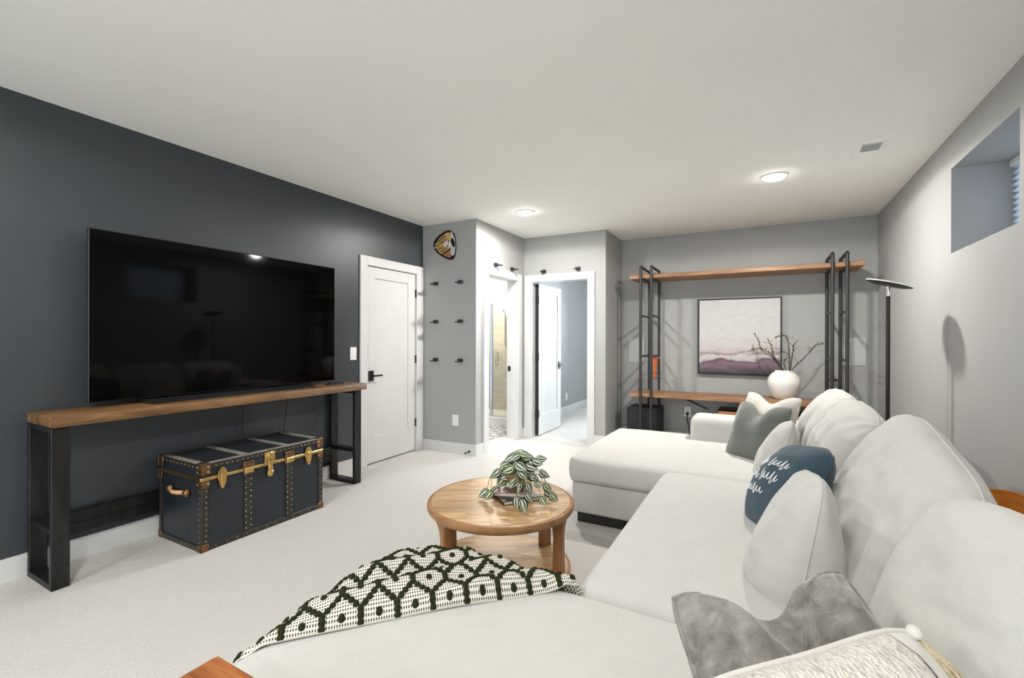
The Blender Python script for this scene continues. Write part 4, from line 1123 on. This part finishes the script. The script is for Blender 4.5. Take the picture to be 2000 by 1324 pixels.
# tufts
bm = B(); st = .0131
GREEN = {(0, 0), (0, 1), (0, 2), (4, 6), (4, 7), (4, 8), (4, 1), (0, 7)} | {(1, 3), (2, 4), (3, 5), (7, 3), (6, 4), (5, 5), (5, 9), (6, 10), (7, 11), (3, 9), (2, 10), (1, 11)}
def is_green(i, j): return (i % 8, j % 12) in GREEN
for i in range(int(dU / st)):
    for j in range(int(WB / st)):
        a, b_ = (i + .5) * st, (j + .5) * st
        if b_ > hem(a) - .01 or not is_green(i, j): continue
        ha, hb = st * .80, st * .66
        ring = [bm.verts.new(blanket_pt(a + ha * math.cos(k * PI / 4), max(.001, b_ + hb * math.sin(k * PI / 4)), .000)) for k in range(8)]
        mid = [bm.verts.new(blanket_pt(a + ha * .75 * math.cos(k * PI / 4), max(.001, b_ + hb * .75 * math.sin(k * PI / 4)), .0065)) for k in range(8)]
        c_ = bm.verts.new(blanket_pt(a, b_, .0085))
        for k in range(8):
            bm.faces.new((ring[k], ring[(k + 1) % 8], mid[(k + 1) % 8], mid[k])); bm.faces.new((mid[k], mid[(k + 1) % 8], c_))
obj('green_tufts', bm, M['wool'], bk, smooth=True, kind='stuff')

# ------------------------------------------------------------------ coffee table
TC = Vector((-1.228, 2.118)); TR = .388; TT = .45
ct = thing('round_coffee_table', 'round two-tier wooden coffee table beside the sofa', 'coffee table', (TC.x, TC.y, 0))
def plank_disc(R0, z0, z1, ang, width, segs, parent, nm):
    rr = random.Random(segs * 13 + int(z1 * 100)); ca, sa = math.cos(ang), math.sin(ang)
    k = 0; y = -R0
    while y < R0 - 1e-6:
        y1 = min(y + width, R0)
        cuts = [-R0]; x = -R0 + rr.uniform(.3, 1) * segs
        while x < R0 - .06: cuts.append(x); x += segs * rr.uniform(.8, 1.2)
        cuts.append(R0)
        for c0, c1 in zip(cuts, cuts[1:]):
            Lp, Rp = [], []
            for q in range(9):
                yy = y + (y1 - y) * q / 8; yy = max(-R0 + 1e-5, min(R0 - 1e-5, yy)); ext = math.sqrt(R0 * R0 - yy * yy)
                a, b_ = max(c0, -ext), min(c1, ext)
                if b_ - a > 1e-4: Lp.append((a + .0003, yy)); Rp.append((b_ - .0003, yy))
            poly = Lp + Rp[::-1]
            if len(poly) < 4: continue
            # drop duplicates
            pp = []
            for p in poly:
                if not pp or (abs(p[0] - pp[-1][0]) + abs(p[1] - pp[-1][1])) > 1e-5: pp.append(p)
            if len(pp) < 3: continue
            bm = B(); prism(bm, pp, 'z', z0, z1)
            me_ = obj(nm, bm, M['table_wood'], parent, mw=Matrix.Translation((TC.x, TC.y, 0)) @ Matrix.Rotation(ang, 4, 'Z'))
        y = y1
plank_disc(TR - .022, TT - .03, TT, R(31), .085, .42, ct, 'top_plank')
bm = B(); lathe(bm, [(TR - .0225, TT - .036), (TR - .010, TT - .040), (TR - .002, TT - .030), (TR, TT - .018), (TR - .003, TT - .004), (TR - .010, TT), (TR - .0225, TT)], (TC.x, TC.y, 0), 72, cap=False)
obj('top_rim', bm, M['table_rim'], ct, smooth=45)
bm = B(); lathe(bm, [(.02, TT - .0305), (TR - .02, TT - .0305), (TR - .02, TT - .04), (.02, TT - .04)], (TC.x, TC.y, 0), 48); obj('underside', bm, M['table_leg'], ct)
LR = .372
plank_disc(LR - .015, .085, .112, R(31), .11, .5, ct, 'shelf_plank')
bm = B(); lathe(bm, [(LR - .0155, .080), (LR - .004, .080), (LR, .092), (LR - .002, .110), (LR - .0155, .112)], (TC.x, TC.y, 0), 72, cap=False); obj('shelf_rim', bm, M['table_rim'], ct, smooth=45)
for ang in (6, 68, 182, 244):
    a = R(ang); c = Vector((TC.x + .322 * math.cos(a), TC.y + .322 * math.sin(a), 0))
    bm = B()
    # profile of half widths: flared where it meets the top and slightly at the foot
    prev = None
    tg = Vector((-math.sin(a), math.cos(a), 0)); rd = Vector((math.cos(a), math.sin(a), 0))
    for z, wt, wr_ in ((0, .026, .024), (.02, .026, .024), (.09, .027, .025), (.2, .026, .024), (.3, .026, .024), (.345, .031, .027), (.375, .042, .031), (.395, .060, .036), (.408, .085, .040), (.414, .10, .042)):
        ring = [bm.verts.new(c + tg * s1 * wt + rd * s2 * wr_ + Vector((0, 0, z))) for s1, s2 in ((-1, -1), (1, -1), (1, 1), (-1, 1))]
        if prev:
            for k in range(4): bm.faces.new((prev[k], prev[(k + 1) % 4], ring[(k + 1) % 4], ring[k]))
        else: bm.faces.new(ring)
        prev = ring
    bm.faces.new(prev)
    bmesh.ops.bevel(bm, geom=[e_ for e_ in bm.edges if abs((e_.verts[0].co - e_.verts[1].co).z) > .005], offset=.006, segments=2, affect='EDGES')
    obj('leg', bm, M['table_leg'], ct, smooth=40)

# ------------------------------------------------------------------ books and plant on the table
PC = Vector((-1.165, 2.155, TT))
def book(nm, label, c, w_, d_, h_, rot, cover):
    t_ = thing(nm, label, 'book', c, R(rot), 'books under the plant')
    obj('cover', box(B(), -w_ / 2, w_ / 2, -d_ / 2, d_ / 2, 0, .003), M[cover], t_, local=True)
    obj('cover', box(B(), -w_ / 2, w_ / 2, -d_ / 2, d_ / 2, h_ - .003, h_), M[cover], t_, local=True)
    obj('spine', box(B(), -w_ / 2, -w_ / 2 + .003, -d_ / 2, d_ / 2, .003, h_ - .003), M[cover], t_, local=True)
    obj('pages', box(B(), -w_ / 2 + .003, w_ / 2 - .004, -d_ / 2 + .004, d_ / 2 - .004, .003, h_ - .003), M['page'], t_, local=True)
book('hardback_book', 'black-covered book with cream pages lying under the plant pot', (PC.x + .01, PC.y, TT), .21, .16, .022, 52, 'dark_cover')
book('hardback_book', 'dusty pink book between the black book and the plant pot', (PC.x - .02, PC.y + .015, TT + .022), .18, .14, .018, 20, 'pink_cover')
pl_ = thing('potted_peperomia', 'trailing plant with striped leaves in a brown pot on stacked books', 'plant', (PC.x, PC.y, TT + .04))
zb = TT + .04
bm = B(); lathe(bm, [(.042, 0), (.046, .003), (.058, .06), (.062, .085), (.066, .088), (.066, .10), (.058, .10), (.056, .085), (.05, .08)], (PC.x, PC.y, zb), 28); obj('pot', bm, M['pot'], pl_, smooth=35)
bm = B(); lathe(bm, [(.055, .084), (.03, .090), (.005, .092)], (PC.x, PC.y, zb), 20); obj('soil', bm, M['soil'], pl_, smooth=True)
def leaf_mesh(i, L, W, cup, droop):
    me = bpy.data.meshes.new('leaf'); bm = B(); uvl = bm.loops.layers.uv.new('UVMap')
    nu, nv = 8, 9; g = []; uv = {}
    for j in range(nv + 1):
        v = j / nv
        wv = W / 2 * (math.sin(PI * v ** .62) ** .75) * (1 - .25 * v) * 1.12 if 0 < v < 1 else 0.0006
        row = []
        for k in range(nu + 1):
            u = -1 + 2 * k / nu
            z = -cup * (u * u) * wv * 1.4 - droop * v * v + .0012 * math.cos(abs(u) * 12) * (1 if 0 < v < 1 else 0)
            # heart-shaped lobe at the base
            yo = L * v - .012 * (abs(u) ** 1.5) * max(0, .3 - v) * 3
            vt_ = bm.verts.new((u * wv, yo, z)); uv[vt_] = (u, v); row.append(vt_)
        g.append(row)
    for j in range(nv):
        for k in range(nu):
            f_ = bm.faces.new((g[j][k], g[j][k + 1], g[j + 1][k + 1], g[j + 1][k])); f_.smooth = True
            for lp in f_.loops: lp[uvl].uv = uv[lp.vert]
    bm.to_mesh(me); bm.free(); me.materials.append(M['leaf']); return me
LM = [leaf_mesh(i, *q) for i, q in enumerate(((.062, .056, .35, .008), (.056, .051, .4, .006), (.064, .046, .5, .010), (.050, .046, .35, .004)))]
LP = [(0.013, 0.007, 0.248), (0.051, 0.028, 0.242), (0.068, 0.037, 0.226), (-0.025, -0.014, 0.217), (-0.049, -0.027, 0.185), (-0.001, -0.001, 0.226), (0.03, 0.016, 0.185), (0.078, 0.043, 0.177), (0.107, 0.058, 0.199), (0.128, 0.07, 0.212), (0.018, 0.01, 0.149), (0.001, 0.001, 0.122), (0.042, 0.023, 0.138), (0.068, 0.038, 0.144), (-0.082, -0.045, 0.143), (-0.042, -0.023, 0.127), (-0.061, -0.033, 0.094), (0.138, 0.076, 0.13), (0.018, 0.01, 0.075), (0.069, 0.038, 0.07), (0.114, 0.063, 0.089), (-0.087, -0.048, 0.042), (-0.042, -0.023, 0.043), (-0.12, -0.066, -0.001), (-0.14, -0.077, 0.018), (0.014, 0.008, -0.053), (0.038, 0.021, -0.053), (0.071, 0.039, -0.006), (0.057, 0.031, 0.026), (0.155, 0.085, 0.062), (0.162, 0.089, 0.021), (0.181, 0.099, -0.006), (0.133, 0.073, -0.033), (-0.01, -0.006, 0.089), (0.095, 0.052, 0.122), (-0.03, -0.016, 0.165), (-0.02, -0.012, 0.105), (0.035, 0.02, 0.10)]
rr = random.Random(21); stems = B(); base = Vector((PC.x, PC.y, TT)); heart = Vector((.025, .012, .13))
vw = Vector((1.17, -2.15, .75)).normalized()
pts = []
for q in LP:
    q = Vector(q); q = heart + (q - heart) * 1.05; rad = (q - heart).length
    q = q + Vector((vw.x, vw.y, 0)) * (.075 * max(0, 1 - rad / .17) + rr.uniform(-.01, .03))
    if q.z < .02:
        cr2 = Vector((1.17, -2.15, .85)); s_ = (.02 - q.z) / (cr2.z - q.z); q = q + (cr2 - q) * s_
    pts.append((q, vw))
for k in range(20):      # the side turned away
    a = rr.uniform(.2, PI - .2) + math.atan2(.877, -.48) - PI / 2; r_ = rr.uniform(.04, .11); z = rr.uniform(.06, .22)
    pts.append((Vector((.02 + r_ * math.cos(a), .012 + r_ * math.sin(a), z)), Vector((math.cos(a), math.sin(a), .5))))
for n_, (q, vdir) in enumerate(pts):
    out_ = q - heart
    oh_ = Vector((out_.x, out_.y, 0)); oh_ = oh_.normalized() if oh_.length > .005 else Vector((vdir.x, vdir.y, 0)).normalized()
    nrm = (out_.normalized() * .3 + Vector((0, 0, .30)) + vdir * 1.1 + Vector((rr.uniform(-.35, .35), rr.uniform(-.35, .35), rr.uniform(-.2, .3)))).normalized()
    lat = oh_ - vdir * oh_.dot(vdir)
    up_ = max(-.75, min(.45, (q.z - .18) * 7))
    tip = lat * .9 + oh_ * .3 + Vector((rr.uniform(-.55, .55), rr.uniform(-.4, .4), up_ + rr.uniform(-.35, .25)))
    tip = (tip - nrm * tip.dot(nrm)).normalized(); sd_ = tip.cross(nrm).normalized()
    me = LM[rr.randrange(4)]
    o = bpy.data.objects.new('leaf', me); COL.objects.link(o)
    p0 = base + q - tip * .028
    if p0.z < TT + .012: p0.z = TT + .012
    sc = rr.uniform(.82, 1.08)
    m = Matrix((sd_ * sc, tip * sc, nrm * sc)).transposed().to_4x4(); m.translation = p0
    # keep the drooping tip above the table
    tipz = (m @ Vector((0, .066, -.016))).z
    if tipz < TT + .006: m.translation.z += TT + .006 - tipz
    o.matrix_basis = m; setparent(o, pl_, False)
    s0 = base + Vector((rr.uniform(-.03, .03), rr.uniform(-.03, .03), .128)); p0 = m.translation
    midp = (s0 + p0) / 2 + Vector((0, 0, .05 if q.z < .1 else .015)) + oh_ * (.04 if q.z < .1 else 0)
    tube(stems, catmull([s0, midp, p0], 4), .0018, 5)
obj('stems', stems, M['stem'], pl_, smooth=True, kind='stuff')

# ------------------------------------------------------------------ C-shaped side table at the bottom left, wooden chair behind the sofa
ctb = thing('c_side_table', 'small reddish wooden side table over the near chaise at the bottom left', 'side table', (-.83, .30, 0))
obj('table_top', box(B(), -1.058, -.60, .13, .5775, .572, .60, .006, 2), M['stool_wood'], ctb)
for x in (-1.0, -.69): obj('post', box(B(), x, x + .03, .145, .175, .02, .572, .002), M['black'], ctb)
for x in (-1.0, -.69): obj('floor_rail', box(B(), x, x + .03, .145, .50, 0, .02, .002), M['black'], ctb)
ch = thing('bentwood_chair', 'low orange wooden chair with curved back between sofa and right wall', 'chair', (.86, 2.78, 0))
def arc_shell(z0, z1, r0, cx_, cy_, a0, a1, th, top):
    bm = B(); n = 22; rows = []
    for k in range(n + 1):
        t_ = k / n; a = R(a0 + (a1 - a0) * t_); zt = z1 + top * math.sin(PI * t_)
        rows.append([bm.verts.new((cx_ + rr_ * math.cos(a) * .5, cy_ + rr_ * math.sin(a), z)) for rr_, z in ((r0, z0), (r0, zt), (r0 - th, zt), (r0 - th, z0))])
    for k in range(n):
        for q in range(4): bm.faces.new((rows[k][q], rows[k + 1][q], rows[k + 1][(q + 1) % 4], rows[k][(q + 1) % 4]))
    bm.faces.new(rows[0]); bm.faces.new(rows[-1][::-1]); return bm
obj('backrest', arc_shell(.36, .495, .42, .80, 2.78, -80, 80, .014, .125), M['orange_wood'], ch, smooth=40)
bm = B(); lathe(bm, [(.02, .30), (.27, .30), (.275, .315), (.27, .33), (.02, .33)], (0, 0, 0), 32); bmesh.ops.scale(bm, vec=(.58, 1, 1), verts=bm.verts); bmesh.ops.translate(bm, vec=(.83, 2.78, 0), verts=bm.verts); obj('seat', bm, M['orange_wood'], ch, smooth=40)
for x in (.75, .92):
    for y in (2.61, 2.95): bm = B(); tube(bm, [(x, y, 0), (x, y, .302)], [.011, .015], 10); obj('leg', bm, M['orange_wood'], ch, smooth=40)
for y in (2.66, 2.90): bm = B(); tube(bm, [(.955, y, .315), (.99, y, .42)], .012, 8); obj('back_post', bm, M['orange_wood'], ch, smooth=40)
